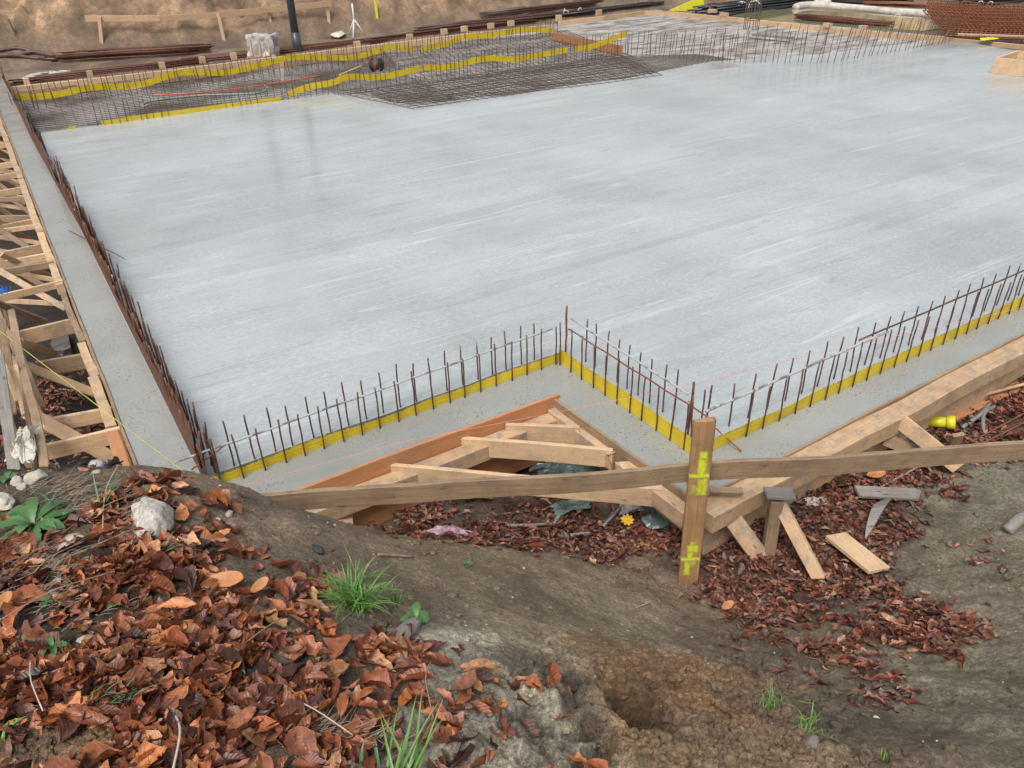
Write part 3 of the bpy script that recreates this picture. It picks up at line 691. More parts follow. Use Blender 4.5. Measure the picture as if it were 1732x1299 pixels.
# rebar mats
def mat_(name, c4, sp, z, label, r=.005, mtl='rebar_far'):
    a, b, c, d = c4; bm = bmesh.new()
    n1 = int((b-a).length/sp); n2 = int((d-a).length/sp)
    for i in range(n1+1):
        t = i/n1; p = a.lerp(b, t); q = d.lerp(c, t)
        tube_bm([p.lerp(q, k/4)+Z*(z+.02*mnoise.noise(p.lerp(q, k/4)*.8)) for k in range(5)], r, 4, bm)
    for i in range(n2+1):
        t = i/n2; p = a.lerp(d, t); q = b.lerp(c, t)
        tube_bm([p.lerp(q, k/8)+Z*(z+2*r+.02*mnoise.noise(p.lerp(q, k/8)*.8)) for k in range(9)], r, 4, bm)
    return tag(bm_obj(name, bm, M[mtl]), label, 'rebar mat')
mat_('rebar_mat', [at(60, 215), at(480, 172), at(470, 98), at(30, 150)], .15, -.06, 'dark square rebar mat in the far left corner behind the wet slab')
mat_('rebar_mat', [at(480, 160), at(1090, 98), at(960, 48), at(480, 98)], .15, -.06, 'dark rebar mat between the two wavy yellow sheets')
mat_('rebar_mat', [at(640, 190), at(1140, 122), at(1060, 92), at(560, 156)], .11, -.015, 'dense rebar mat half buried at the back edge of the wet slab', mtl='rebar_grey')
mat_('rebar_mat', [at(1100, 128), at(1300, 108), at(1180, 90), at(1040, 96)], .11, -.02, 'brown rebar mat disappearing into fresh concrete right of the yellow sheets', mtl='rebar_grey')
mat_('rebar_mat', [at(700, 185), at(1120, 128), at(1050, 95), at(580, 160)], .17, .012, 'upper layer of bars lying on the dense mat behind the wet slab', mtl='rebar_far')
# ------------------------------------------------------------------ formwork, front left and return (the triangle)
def out_n(d, ref):    # horizontal normal of d pointing toward ref
    n = Vector((-d.y, d.x, 0)).normalized(); return n if n.dot(ref) > 0 else -n
dF = (FL-TRI1).normalized(); nF = out_n(dF, Vector((.3, -1, 0)))
dB = (CO-TRI1).normalized(); nB = out_n(dB, Vector((-1, -.3, 0)))
fw = thing('formwork', TRI1+Z*-.3, 'triangular timber formwork with three braces in front of the inner slab corner', 'formwork')
plank('face_board', TRI1+nF*.014+Z*-.12+dF*-.02, FL+nF*.014+Z*-.12, .024, .30, M['wood_orange'], fw, warp=.006, rag0=.02)
plank('beam', TRI1+nF*.085+Z*-.135+dF*-.06, FL+nF*.085+Z*-.135, .105, .11, M['wood'], fw, warp=.005, rag0=.05)
plank('lower_board', TRI1+nF*.045+Z*-.33+dF*.12, FL+nF*.045+Z*-.33, .03, .24, M['wood_orange'], fw, warp=.006)
plank('face_board', TRI1+nB*.012+Z*-.13+dB*.02, CO+nB*.012+Z*-.13, .020, .27, M['wood_worn'], fw, warp=.005, rag0=.02)
plank('beam', TRI1+nB*.052+Z*-.105+dB*.03, TRI1+nB*.052+Z*-.105+dB*.66, .055, .11, M['wood'], fw, warp=.006, rag1=.10)
plank('beam', TRI1+nB*.062+Z*-.10+dB*.74, CO+nB*.062+Z*-.10+dB*.0, .078, .11, M['wood'], fw, warp=.006, rag0=.10)

for a, b in (((855, 717), (981, 721)), ((777, 739), (1037, 760)), ((661, 785), (1121, 825))):
    plank('brace', at(*a, -.035)+Z*-.065, at(*b, -.035)+Z*-.065, .03, .135, M['wood_clean'], fw, warp=.004)
# small boards at the near left end, under the rail
plank('board_offcut', at(548, 868, -.15), at(596, 880, -.25), .11, .025, M['wood_clean'], None, roll=.3)
o = bpy.data.objects['board_offcut']; tag(o, 'pale board end poking out between the earth bank and the long rail', 'board')
# ------------------------------------------------------------------ right formwork
nR = out_n(tdir, Vector((.4, -1, 0)))
fr = thing('formwork', CO+Z*-.3, 'long pale timber formwork beam running to the right edge of the photo', 'formwork')
plank('face_board', CO+nR*.011+Z*-.138+tdir*-.01, T1e+nR*.011+Z*-.138, .018, .30, M['wood_worn'], fr, warp=.003)
plank('beam', CO+nR*.090+Z*-.066+tdir*-.02, T1e+nR*.090+Z*-.066, .14, .12, M['wood'], fr, warp=.006)
plank('lower_board', CO+nR*.045+Z*-.27+tdir*.05, T1e+nR*.045+Z*-.27, .03, .26, M['wood'], fr, warp=.006)
plank('brace', at(1516, 708, -.02), at(1622, 790, -.30), .10, .026, M['wood'], fr, face=True, roll=.25)
plank('brace', at(1495, 742, -.16), at(1600, 785, -.38), .085, .03, M['wood_worn'], fr, face=True)
plank('brace', at(1224, 858, -.05), at(1284, 942, -.42), .105, .04, M['wood'], fr, face=True, roll=-.2)
plank('brace', at(1316, 846, -.05), at(1386, 978, -.42), .07, .045, M['wood'], fr, face=True, roll=.3, rag1=.03)
plank('stake', at(1299, 938, -.42), at(1313, 846, -.03), .07, .05, M['wood_worn'], fr, up=Vector((0, -1, .2)))
plank('cap_board', at(1294, 834, .0), at(1343, 836, .0), .11, .022, M['wood_grey'], fr, roll=-.15)
plank('cap_board', at(1200, 829, .03), at(1256, 831, .03), .05, .02, M['wood_worn'], fr)
plank('stake', at(1604, 775, -.48), at(1622, 735, -.22), .075, .03, M['wood_worn'], fr, up=Vector((0, -1, .2)))
# ------------------------------------------------------------------ left formwork
nL = out_n(fwd, Vector((-1, -.3, 0)))
fl = thing('formwork', FWn+Z*-.3, 'long timber formwork with many cross planks and struts along the left slab edge', 'formwork')
plank('face_board', FWn+nL*.012+Z*-.12-fwd*.9, FWfar+nL*.012+Z*-.12, .022, .26, M['wood_worn'], fl, warp=.004)
segs = [(-.9, .52, 'wood_orange', .085, .02), (.54, 1.32, 'wood', .068, .02), (1.34, 2.0, 'wood', .06, .0), (2.0, 3.3, 'wood_worn', .05, .01), (3.32, 5.0, 'wood', .065, .015), (5.02, 7.4, 'wood', .07, .02), (7.42, 10.2, 'wood', .07, .02), (10.22, 14.4, 'wood', .07, .02)]
for a, b, m, wd, up_ in segs:
    plank('beam', FWn+fwd*a+nL*(.03+wd/2)+Z*(-.05+up_), FWn+fwd*b+nL*(.03+wd/2)+Z*(-.05+up_), wd, .10, M[m], fl, warp=.010, bev=.012 if m == 'wood_orange' else .003, rag0=.03, rag1=.03)
plank('lower_board', FWn+nL*.05+Z*-.30-fwd*.9, FWfar+nL*.05+Z*-.30, .03, .30, M['wood_worn'], fl, warp=.006)
cr = [((62, 755), (203, 722), .13, .02), ((60, 712), (188, 688), .12, .02), ((60, 612), (144, 597), .15, .0), ((22, 562), (121, 538), .155, .0), ((-10, 500), (106, 473), .08, .03), ((-20, 459), (90, 441), .08, .03),
      ((-30, 433), (74, 411), .11, 0), ((-20, 390), (63, 380), .06, .02), ((-30, 365), (58, 364), .09, 0), ((-30, 334), (47, 332), .07, 0), ((-30, 300), (34, 290), .09, 0), ((-30, 246), (18, 240), .09, 0)]
for a, b, h, z in cr: plank('cross_brace', at(*a, z)+Z*(-h*.42), at(*b, z)+Z*(-h*.42), .028, h*.84, random.choice([M['wood_clean'], M['wood'], M['wood_worn']]), fl, warp=.005)
st = [((45, 697), (192, 775), .085), ((14, 607), (165, 666), .06), ((36, 580), (95, 600), .06), ((-10, 511), (76, 544), .055), ((-20, 447), (112, 522), .055), ((2, 430), (88, 469), .05), ((-10, 435), (74, 484), .05), ((-20, 377), (78, 437), .055), ((-10, 369), (54, 408), .05),
      ((-20, 340), (42, 379), .045), ((-20, 306), (52, 362), .045), ((-15, 300), (42, 345), .04), ((-20, 280), (40, 322), .045), ((-20, 258), (22, 285), .05), ((-20, 244), (18, 267), .045), ((-25, 215), (10, 240), .05)]
for a, b, wd in st: plank('strut', at(*a, .10), at(*b, -.30), wd*1.05, .03, M['wood_clean'] if b[1] > 590 else random.choice([M['wood_clean'], M['wood'], M['wood_worn']]), fl, face=True, roll=random.uniform(-.3, .5), warp=.004)
for k_ in range(16):
    a0 = 3.6+k_*.68+random.uniform(-.12, .12); q0 = FWn+fwd*a0+nL*.09
    plank('strut', q0+nL*random.uniform(.9, 1.3)+fwd*random.uniform(.2, .5)+Z*.06, q0+Z*-.28, random.uniform(.045, .065), .03, random.choice([M['wood_clean'], M['wood'], M['wood_clean']]), fl, face=True, roll=random.uniform(-.2, .4))
    if k_ % 2: plank('cross_brace', q0+nL*1.3+Z*-.04+fwd*random.uniform(-.1, .1), q0+Z*-.03, .028, .08, random.choice([M['wood_clean'], M['wood']]), fl)
for x, y in ((10, 690), (38, 620), (8, 585), (-8, 520), (-15, 470)):
    p = at(x, y, 0); plank('stake', p+Z*-.5, p+Z*.12, .06, .04, M['wood_worn'], fl, up=Vector((0, -1, 0)))
# leaning planks piled beside it
pile = [((18, 525), (80, 805), .050, 'wood_worn', .30, 'brown weathered plank leaning along the pile at the left edge'), ((-4, 600), (26, 805), .065, 'wood_grey', .34, 'wide pale grey plank nearest the left edge of the photo'),
        ((15, 560), (73, 690), .035, 'wood_worn', .2, 'short dark plank slanting across the left plank pile'), ((24, 618), (44, 700), .04, 'wood', .26, 'short light plank in the middle of the left plank pile'), ((-8, 515), (48, 640), .035, 'wood_worn', .15, 'thin grey-brown plank sloping under the green string'),
        ((38, 640), (60, 800), .028, 'wood_worn', .2, 'narrow plank standing behind the pale cloth at the left'), ((6, 540), (22, 700), .045, 'wood_worn', .22, 'brown plank beside the wide grey one at the left edge'), ((-10, 570), (30, 680), .03, 'wood', .3, 'thin pale batten crossing the wide grey plank'),
        ((28, 560), (66, 760), .03, 'wood_grey', .1, 'thin grey batten low in the left plank pile')]
for a, b, wd, m, z, lb in pile:
    o = plank('plank', at(*a, z+.05), at(*b, z-.15), wd, .022, M[m], None, roll=random.uniform(-.4, .4), warp=.008, face=True); tag(o, lb, 'plank', None)
# ------------------------------------------------------------------ batter board with stake
sb = at(1163, 985, -.36); sb.z -= .2; sb = at(1163, 985, -.36)+Z*-.0; vy = Vector((1, -.04, 0))
Q = sb+vy; stt = onplane(1192, 709, sb, Q)
bb = thing('batter_board', at(1163, 982, -.5), 'worn rail nailed behind an upright stake with two yellow-green spray marks', 'batter board')
_d = (stt-sb).normalized(); sb = sb-_d*.12; Ls_ = (stt-sb).length; Ms = frame(sb, stt, Vector((0, -1, .0)))   # local X up the stake, Z toward the camera
bm = bmesh.new(); bmesh.ops.create_cube(bm, size=1)
SW = .106
for v in bm.verts: v.co = Vector(((v.co.x+.5)*Ls_, v.co.y*SW, v.co.z*.03))
bmesh.ops.bevel(bm, geom=bm.edges[:], offset=.004, segments=1, affect='EDGES')
for i in range(1, int(Ls_/.006)): bmesh.ops.bisect_plane(bm, geom=bm.verts[:]+bm.edges[:]+bm.faces[:], plane_co=(i*.006, 0, 0), plane_no=(1, 0, 0))
for i in range(-9, 10): bmesh.ops.bisect_plane(bm, geom=bm.verts[:]+bm.edges[:]+bm.faces[:], plane_co=(0, i*.006, 0), plane_no=(0, 1, 0))
for v in bm.verts:
    if v.co.x > Ls_-.01: v.co.x += .012*mnoise.noise(v.co*30)
    v.co.z += .0015*mnoise.noise(Vector((v.co.x*3, v.co.y*60, 0)))
stake_mat = M['wood_worn'].copy(); stake_mat.name = 'sprayed_stake_wood'
t = stake_mat.node_tree; b = t.nodes['Principled BSDF']; src = b.inputs['Base Color'].links[0].from_socket
hv = t.nodes.new('ShaderNodeMix'); hv.data_type = 'RGBA'; hv.blend_type = 'MULTIPLY'; hv.inputs[0].default_value = 1; hv.inputs[7].default_value = (1.45, 1.2, .9, 1); t.links.new(src, hv.inputs[6])
at_ = t.nodes.new('ShaderNodeAttribute'); at_.attribute_name = 'mark'; mx = t.nodes.new('ShaderNodeMix'); mx.data_type = 'RGBA'
t.links.new(at_.outputs['Fac'], mx.inputs[0]); t.links.new(hv.outputs[2], mx.inputs[6]); mx.inputs[7].default_value = (.60, .72, .015, 1); t.links.new(mx.outputs[2], b.inputs['Base Color'])
sk = bm_obj('stake', bm, stake_mat, Ms, bb)
marks = [(.715, .735, -.15, .25, .6), (.735, .781, -.47, .57, .8), (.781, .815, -.36, .10, .9), (.815, .836, -1, .9, 1), (.85, .93, -.55, -.05, .8), (.84, .88, -.5, .5, .35),
         (.168, .208, -.1, .5, 1), (.215, .296, -.2, .5, .85), (.296, .315, -.95, .88, 1), (.325, .418, -.1, .75, .65), (.36, .415, -.75, .7, .3)]
me = sk.data; ca = me.color_attributes.new('mark', 'FLOAT_COLOR', 'POINT'); vals = []
sgn = 1 if Ms.to_3x3().col[1].x > 0 else -1
for v in me.vertices:
    f = (Ls_-v.co.x)/(Ls_-.12); s_ = sgn*v.co.y/(SW/2); m = 0
    n = mnoise.noise(Vector((v.co.x*60, v.co.y*60, 1)))*.5+mnoise.noise(Vector((v.co.x*170, v.co.y*90, 4)))*.4
    if v.co.z > 0:
        for a0, a1, s0, s1, st_ in marks:
            e = min((f-a0)/.010, (a1-f)/.010, (s_-s0)/.22, (s1-s_)/.22)+.5+n*.6
            m = max(m, max(0, min(1, e))*min(1, max(0, st_+n*.7)))
    vals += [m, m, m, 1]
ca.data.foreach_set('color', vals)
if Ms.to_3x3().col[2].y > 0: print('STAKE FACES AWAY')
_q = onplane(1190, 787, sb+Vector((0, .034, 0)), sb+Vector((0, .034, 0))+vy); rz = _q.z; print('rz', rz)
pts = [(385, 840), (960, 802), (1202, 786), (1732, 747), (1900, 734)]
rp = [at(x, y, rz) for x, y in pts]
sp_ = sb+(stt-sb)*((rz+.05-sb.z)/(stt.z-sb.z))
rdir = (rp[3]-rp[1]).normalized(); nrm = Vector((rdir.y, -rdir.x, 0))
print('stake to rail gap', (sp_-rp[2]).dot(nrm))
plank('rail', rp[0]+Z*-.058, rp[4]+Z*-.058, .026, .112, M['wood_worn'], bb, warp=.012)

# ------------------------------------------------------------------ loose wood and litter at the right
def lay(x, y, z=-.45): 
    p = at(x, y, z)
    for _ in range(6):
        g = float(ground(np.array([p.x]), np.array([p.y]))[0]); p = at(x, y, g)
    return p
def grd(p): return float(ground(np.array([p.x]), np.array([p.y]))[0])
o = plank('board_offcut', lay(1410, 916)+Z*.05, lay(1484, 974)+Z*.04, .145, .025, M['wood_clean'], None, roll=-.12); tag(o, 'pale yellow board lying on the leaves right of the leaning props', 'board')
o = plank('board_offcut', lay(1446, 842)+Z*.05, lay(1546, 842)+Z*.03, .095, .022, M['wood_grey'], None, roll=.1, rag1=.15); tag(o, 'silver-grey weathered board with a splintered tip lying on brown leaves', 'board')
pa = [lay(1500, 852)+Z*.04, lay(1480, 880)+Z*.10, lay(1462, 918)+Z*.03]
bmx = bmesh.new(); sp2 = smooth_path(pa, 8); o0 = sp2[0].copy(); rows_ = []
for i, p in enumerate(sp2):
    tt = i/(len(sp2)-1); ww = .045*math.sin(math.pi*min(1, tt*.9+.12))+.006; d = Vector((1, .25, 0)).normalized()
    rows_.append([bmx.verts.new(p-o0+d*ww*s_+Z*(zz+.006*mnoise.noise(p*30))) for s_, zz in ((-1, -.008), (-1, .006), (1, .012), (1, -.008))])
for a, b in zip(rows_[:-1], rows_[1:]):
    for j in range(4): bmx.faces.new((a[j], a[(j+1) % 4], b[(j+1) % 4], b[j]))
bmx.faces.new(rows_[0]); bmx.faces.new(rows_[-1][::-1])
tag(bm_obj('bark_piece', bmx, M['wood_grey'], Matrix.Translation(o0)), 'curved grey splinter of wood standing out of the leaves', 'wood piece')
def stick(name, pts, r, mat, label, cat='stick'):
    return tag(tube(name, smooth_path(pts, 5), r, M[mat], None, 7), label, cat)
stick('stick', [lay(1562, 706)+Z*.06, lay(1640, 688)+Z*.08, lay(1760, 656)+Z*.08], .013, 'wood', 'long thin pale pole on the leaves in the right trench')
stick('stick', [lay(1488, 830)+Z*.03, lay(1565, 790)+Z*.04], .007, 'twig', 'thin brown stick on the leaves below the rail, right of the grey board')
stick('loose_bar', [lay(1640, 755)+Z*.04, lay(1745, 700)+Z*.05], .006, 'rebar_orange', 'upper of two rusty rods in the right trench', 'steel bar')
stick('loose_bar', [lay(1660, 757)+Z*.04, lay(1755, 712)+Z*.05], .006, 'rebar_orange', 'lower of two rusty rods in the right trench', 'steel bar')
o = plank('rotten_board', lay(1600, 712)+Z*.02, lay(1725, 652)+Z*.02, .12, .03, M['wood_orange'], None, rag0=.1, rag1=.1); tag(o, 'orange-brown rotten board half buried in leaves beside the long formwork beam', 'board')
stick('conduit', [lay(1626, 727)+Z*.02, lay(1655, 712)+Z*.06, lay(1672, 688)+Z*.03], .016, 'pipe_grey', 'left grey bent pipe piece in the leaves', 'pipe')
stick('conduit', [lay(1662, 735)+Z*.02, lay(1660, 712)+Z*.06, lay(1680, 693)+Z*.03], .014, 'pipe_grey', 'right grey bent pipe piece in the leaves', 'pipe')
pp = lay(1566, 725)+Z*.06; pq = pp+(lay(1592, 728)+Z*.07-pp).normalized()*.17
ypipe = thing('pipe_coupling', pp, 'short yellow plastic pipe coupling beside a leaning plank', 'pipe')
tube('pipe', [pp, pp.lerp(pq, .7)], .038, M['pipe_yellow'], ypipe, 18); tube('collar', [pp.lerp(pq, .66), pp.lerp(pq, .72), pq], [.038, .048, .048], M['pipe_yellow'], ypipe, 18)
stick('wood_chunk', [lay(1700, 905)+Z*.03, lay(1722, 888)+Z*.05, lay(1755, 872)+Z*.04], .035, 'wood_grey', 'dark-ended grey wood chunk at the right edge on bare clay', 'wood piece')
stick('stick', [lay(640, 942, .2)+Z*.015, lay(700, 946, .15)+Z*.015], .006, 'twig', 'grey stick lying on the smooth clay bank')
stick('stick', [lay(1075, 1030, .2)+Z*.008, lay(1102, 1020, .15)+Z*.012], .002, 'twig_pale', 'tiny pale straw on the smooth clay slope')
# crumpled sheets
def crumple(name, c, sx, sy, hgt, mat, label, cat, seed, rot=0, n=26, fr_=3):
    co = []; fa = []
    for i in range(n):
        for j in range(n):
            u = i/(n-1)-.5; v = j/(n-1)-.5
            e = 1+.25*mnoise.noise(Vector((u*3, v*3, seed)))
            q = Vector((u*sx*e, v*sy*e, 0)); q.z = hgt*(.55+.9*mnoise.noise(Vector((u*fr_, v*fr_, seed+3)))+.5*abs(mnoise.noise(Vector((u*fr_*3, v*fr_*3, seed+9)))))*(1-.7*(2*abs(u))**3)*(1-.7*(2*abs(v))**3)
            q.x += .25*sx*mnoise.noise(Vector((u*5, v*5, seed+20))); q.y += .25*sy*mnoise.noise(Vector((u*5, v*5, seed+30)))
            co.append(q)
    for i in range(n-1):
        for j in range(n-1): a = i*n+j; fa.append((a, a+n, a+n+1, a+1))
    return tag(mesh_obj(name, co, fa, mat, Matrix.Translation(c)@Matrix.Rotation(rot, 4, 'Z')), label, cat)
crumple('plastic_film', lay(1128, 868)+Z*.02, .34, .22, .16, M['plastic_green'], 'dull green plastic film crumpled under the corner timber left of the stake', 'plastic sheet', 2, .4)
crumple('plastic_film', lay(968, 862)+Z*.02, .26, .09, .05, M['plastic_green'], 'blue-green strip of plastic on the leaves below the lowest brace', 'plastic sheet', 5, .3)
crumple('plastic_film', lay(962, 800)+Z*.02, .5, .2, .08, M['plastic_green'], 'green plastic sheet inside the timber triangle', 'plastic sheet', 8, .1)
crumple('plastic_film', lay(1066, 862)+Z*.02, .16, .12, .07, M['plastic_clear'], 'whitish crumpled plastic scrap between green film pieces', 'plastic sheet', 11, 0)
crumple('paper_scrap', lay(762, 908)+Z*.02, .22, .08, .045, M['pink'], 'pink and white paper scrap at the foot of the earth bank', 'paper', 14, -.2, fr_=6)
crumple('paper_scrap', lay(726, 852)+Z*.02, .07, .06, .02, M['blue'], 'small bright blue scrap below the long rail', 'plastic scrap', 15, 0)
crumple('paper_scrap', lay(1380, 855)+Z*.02, .12, .08, .03, M['stone_white'], 'crumpled beige scrap on leaves right of the capped prop', 'paper', 17, 0)
stick('conduit', [lay(1020, 895)+Z*.02, lay(1048, 870)+Z*.05], .012, 'pipe_grey', 'grey pipe piece beside a round yellow leaf', 'pipe')
stick('conduit', [lay(935, 893)+Z*.02, lay(946, 880)+Z*.04], .012, 'pipe_grey', 'tiny grey pipe end on leaves under the triangle', 'pipe')
stick('stick', [lay(845, 892)+Z*.03, lay(870, 897)+Z*.04, lay(925, 893)+Z*.03], .009, 'wood_grey', 'grey twig lying on the leaves below the middle of the rail')
stick('stick', [lay(965, 912)+Z*.03, lay(998, 908)+Z*.03], .011, 'wood_grey', 'short flat grey twig left of the stake foot')
crumple('cloth', at(40, 755, .2), .12, .30, .10, M['fabric'], 'dirty white cloth hanging between the planks at the left edge', 'cloth', 21, .3)
crumple('cloth', at(6, 493, .1), .09, .13, .05, M['blue'], 'bright blue scrap at the left edge among the struts', 'plastic scrap', 23, .3)
pd = [at(x, y, -.50) for x, y in ((86, 586), (92, 570), (104, 563), (116, 568), (121, 592), (108, 597), (95, 598))]
tag(prism('puddle', pd, -.6, -.475, M['puddle'], None), kind='structure')
bt = thing('bottle', at(163, 787, .55), 'small clear plastic bottle half hidden behind the earth crest', 'bottle')
tube('body', [at(152, 789, .45), at(153, 789, .45)+Vector((.01, 0, 0)), at(172, 786, .45), at(176, 785, .45)], [.02, .032, .032, .015], M['plastic_clear'], bt, 12)
tube('cap', [at(176, 785, .45), at(179, 784.6, .45)], .014, M['blue'], bt, 10)
# strings
def string(name, pts, r, mat, label):
    return tag(tube(name, pts, r, M[mat], None, 5), label, 'string')
string('string_line', [at(412, 821, .06), at(690, 745, .12), at(950, 696, .18), at(1150, 655, .2), at(1380, 598, .2), at(1732, 520, .2), at(1900, 480, .2)], .0015, 'string_pink', 'thin pink mason string stretched across the slab corners')
string('string_line', [at(-60, 505, .3), at(0, 560, .3), at(314, 800, .3)], .0022, 'string_green', 'yellow-green string crossing the left formwork')
plank('stake', at(384, 832, .02), at(412, 829, .02), .06, .03, M['wood_orange'], None); tag(bpy.data.objects['stake.002'] if False else bpy.context.scene.collection.objects[-1], 'small orange-brown wood block at the near end of the front left yellow sheet', 'wood block')

# ------------------------------------------------------------------ leaves
def leaf_proto(kind, sd):
    r = np.random.default_rng(sd); nu, nv = (13, 7)
    u = np.linspace(0, 1, nu)
    if kind == 0: wd = .15*np.sin(np.pi*np.clip(u, 0, 1)**1.25)**.8*(1+.0*u)        # chestnut leaflet
    elif kind == 1: wd = .19*np.sin(np.pi*u**.9)**.9
    else: wd = .24*np.sin(np.pi*u**.8)**.7*(1+.35*np.sin(u*13+r.random()*6))          # torn / lobed
    wd = wd*(1+.06*r.standard_normal(nu)); wd[0] = .01; wd[-1] = .004
    V = np.zeros((nu, nv, 3)); UV = np.zeros((nu, nv, 2)); s = np.linspace(-1, 1, nv)
    fold = r.uniform(0, 1.2); curl = r.uniform(-1.4, 2.2); tw = r.uniform(-1.6, 1.6); side = r.uniform(-.8, 2.0)
    ang = curl*(u-.5); x = np.cumsum(np.cos(ang))/nu; z = np.cumsum(np.sin(ang))/nu
    for j in range(nv):
        y = s[j]*wd; a = abs(s[j]); zz = fold*np.abs(y)*.8+side*wd*a*a*.6+.015*r.standard_normal(nu)*a
        c, sn = np.cos(tw*(u-.5)), np.sin(tw*(u-.5))
        V[:, j, 0] = x+.02*r.standard_normal(nu)*a; V[:, j, 1] = y*c-zz*sn; V[:, j, 2] = z+y*sn+zz*c
        UV[:, j, 0] = u; UV[:, j, 1] = s[j]
    V[:, :, 0] -= .5; V[:, :, 2] -= V[:, :, 2].mean()
    i = (np.arange(nu-1)[:, None]*nv+np.arange(nv-1)[None]).ravel(); F = np.stack([i, i+nv, i+nv+1, i+1], -1)
    return V.reshape(-1, 3), F, UV.reshape(-1, 2)
PROT = [leaf_proto([0, 0, 0, 1, 1, 2][k % 6], 100+k) for k in range(36)]
def scatter_leaves(name, polys, n, size, cols, label, seed, lift=.03, tilt=.5, box=(-2.2, 3.5, .3, 6), excl=()):
    r = np.random.default_rng(seed); X = []; tries = 0
    while len(X) < n and tries < 60:
        x = r.uniform(box[0], box[1], 20000); y = r.uniform(box[2], box[3], 20000); z = ground(x, y, False)
        px, py = proj(np.stack([x, y, z], -1)); px = px+60*fbm(x*4, y*4, 4, 71)+r.normal(0, 14, len(x)); py = py+40*fbm(x*4, y*4, 4, 72)+r.normal(0, 10, len(x))
        w_ = np.zeros(len(x))
        for P_, d in polys: w_ = np.maximum(w_, inpoly(px, py, P_)*d)
        for P_ in excl: w_[inpoly(px, py, P_)] *= .04
        clump = np.clip(.55+1.6*fbm(x*3.5, y*3.5, 4, seed), .06, 1)
        k = r.random(len(x)) < w_*clump; X += list(zip(x[k], y[k])); tries += 1
    X = np.array(X[:n]); n = len(X); z = ground(X[:, 0], X[:, 1]); e = .02
    gx = (ground(X[:, 0]+e, X[:, 1], False)-ground(X[:, 0]-e, X[:, 1], False))/(2*e); gy = (ground(X[:, 0], X[:, 1]+e, False)-ground(X[:, 0], X[:, 1]-e, False))/(2*e)
    CO_, FA_, TI_, UV_ = [], [], [], []; base = 0
    for i in range(n):
        V, F, UV = PROT[r.integers(len(PROT))]; sc = r.uniform(*size)*(1 if r.random() < .8 else 1.25)
        nz = np.array([-gx[i]+r.normal(0, tilt), -gy[i]+r.normal(0, tilt), 1]); nz /= np.linalg.norm(nz)
        a = r.uniform(0, 2*np.pi); t_ = np.array([np.cos(a), np.sin(a), 0]); t_ -= nz*t_.dot(nz); t_ /= np.linalg.norm(t_); b_ = np.cross(nz, t_)
        W_ = V*sc*np.array([1, r.uniform(.8, 1.25), 1.0]); CO_.append(W_@np.stack([t_, b_, nz])+np.array([X[i, 0], X[i, 1], z[i]+abs(r.normal(0, lift))+.004]))
        FA_.append(F+base); base += len(V); c = np.array(cols[r.integers(len(cols))])*r.uniform(.5, 1.45)
        TI_.append(np.tile(c, (len(V), 1))*(1+.12*r.standard_normal((len(V), 1)))); UV_.append(UV)
    o = np_mesh(name, np.concatenate(CO_), np.concatenate(FA_), M['leaf'], {'tint': np.clip(np.concatenate(TI_), 0, 1), 'leafuv': np.concatenate(UV_)})
    return tag(o, label, 'leaves', kind='stuff')
LC = [(.30, .092, .036), (.25, .075, .034), (.20, .062, .032), (.38, .135, .055), (.12, .045, .030), (.28, .10, .05), (.16, .055, .034), (.44, .16, .055), (.24, .09, .05), (.085, .04, .03), (.40, .20, .095), (.22, .07, .03)]
RC = [(.16, .055, .036), (.20, .07, .042), (.12, .042, .03), (.24, .085, .05), (.10, .036, .028), (.28, .13, .08), (.17, .065, .045), (.21, .06, .035), (.10, .06, .045), (.30, .17, .10), (.15, .09, .06)]
D1 = [(330, 975), (420, 945), (490, 965), (560, 1030), (620, 1085), (700, 1120), (735, 1200), (790, 1299), (850, 1600), (-200, 1600), (-200, 1115), (60, 1115), (170, 1125), (230, 1070), (150, 1020), (130, 975), (190, 935), (240, 905), (330, 905)]
D2 = [(170, 885), (190, 840), (230, 815), (300, 815), (325, 850), (260, 850), (215, 875)]
D3 = [(-300, 940), (40, 935), (50, 985), (-300, 990)]; D4 = [(-100, 1020), (50, 1010), (250, 1020), (260, 1100), (-100, 1110)]
SP = [(150, 860), (330, 820), (420, 900), (480, 960), (600, 1060), (820, 1110), (1010, 1200), (1040, 1299), (-100, 1299), (-100, 840)]
scatter_leaves('leaf_litter', [(D1, 1), (D2, .9), (D3, .6), (D4, .12), (SP, .05)], 5200, (.035, .135), LC, 'thick orange-brown fallen chestnut leaves covering the near left bank', 41, .014, .28,
               box=(-2.2, .8, .25, 2.9), excl=([(60, 1225), (185, 1225), (190, 1290), (50, 1299)], [(380, 1245), (490, 1240), (560, 1299), (380, 1299)]))
R1 = [(1185, 1000), (1195, 900), (1230, 800), (1400, 790), (1560, 660), (1740, 560), (2300, 300), (2300, 760), (1732, 790), (1620, 800), (1570, 850), (1530, 930), (1480, 990), (1560, 1040), (1650, 1065), (1660, 1095), (1600, 1110), (1500, 1075), (1440, 1120), (1370, 1140), (1290, 1080), (1215, 1030)]
R2 = [(650, 885), (700, 850), (860, 780), (950, 730), (1160, 800), (1170, 930), (1080, 948), (960, 945), (860, 930), (720, 905)]
R3 = [(1350, 1150), (1420, 1140), (1560, 1155), (1540, 1180), (1440, 1195), (1370, 1190)]
R4 = [(1200, 1000), (1560, 900), (1732, 860), (1732, 1120), (1400, 1230), (1250, 1120)]
R5 = [(-300, 560), (60, 500), (200, 780), (-300, 790)]
scatter_leaves('leaf_litter', [(R1, 1), (R2, .9), (R3, .5), (R4, .035), (R5, .35)], 15000, (.028, .09), RC, 'dark red-brown leaves filling the trench around the formwork and stake', 43, .014, .30, box=(-4.2, 4.7, 1.2, 6.1))

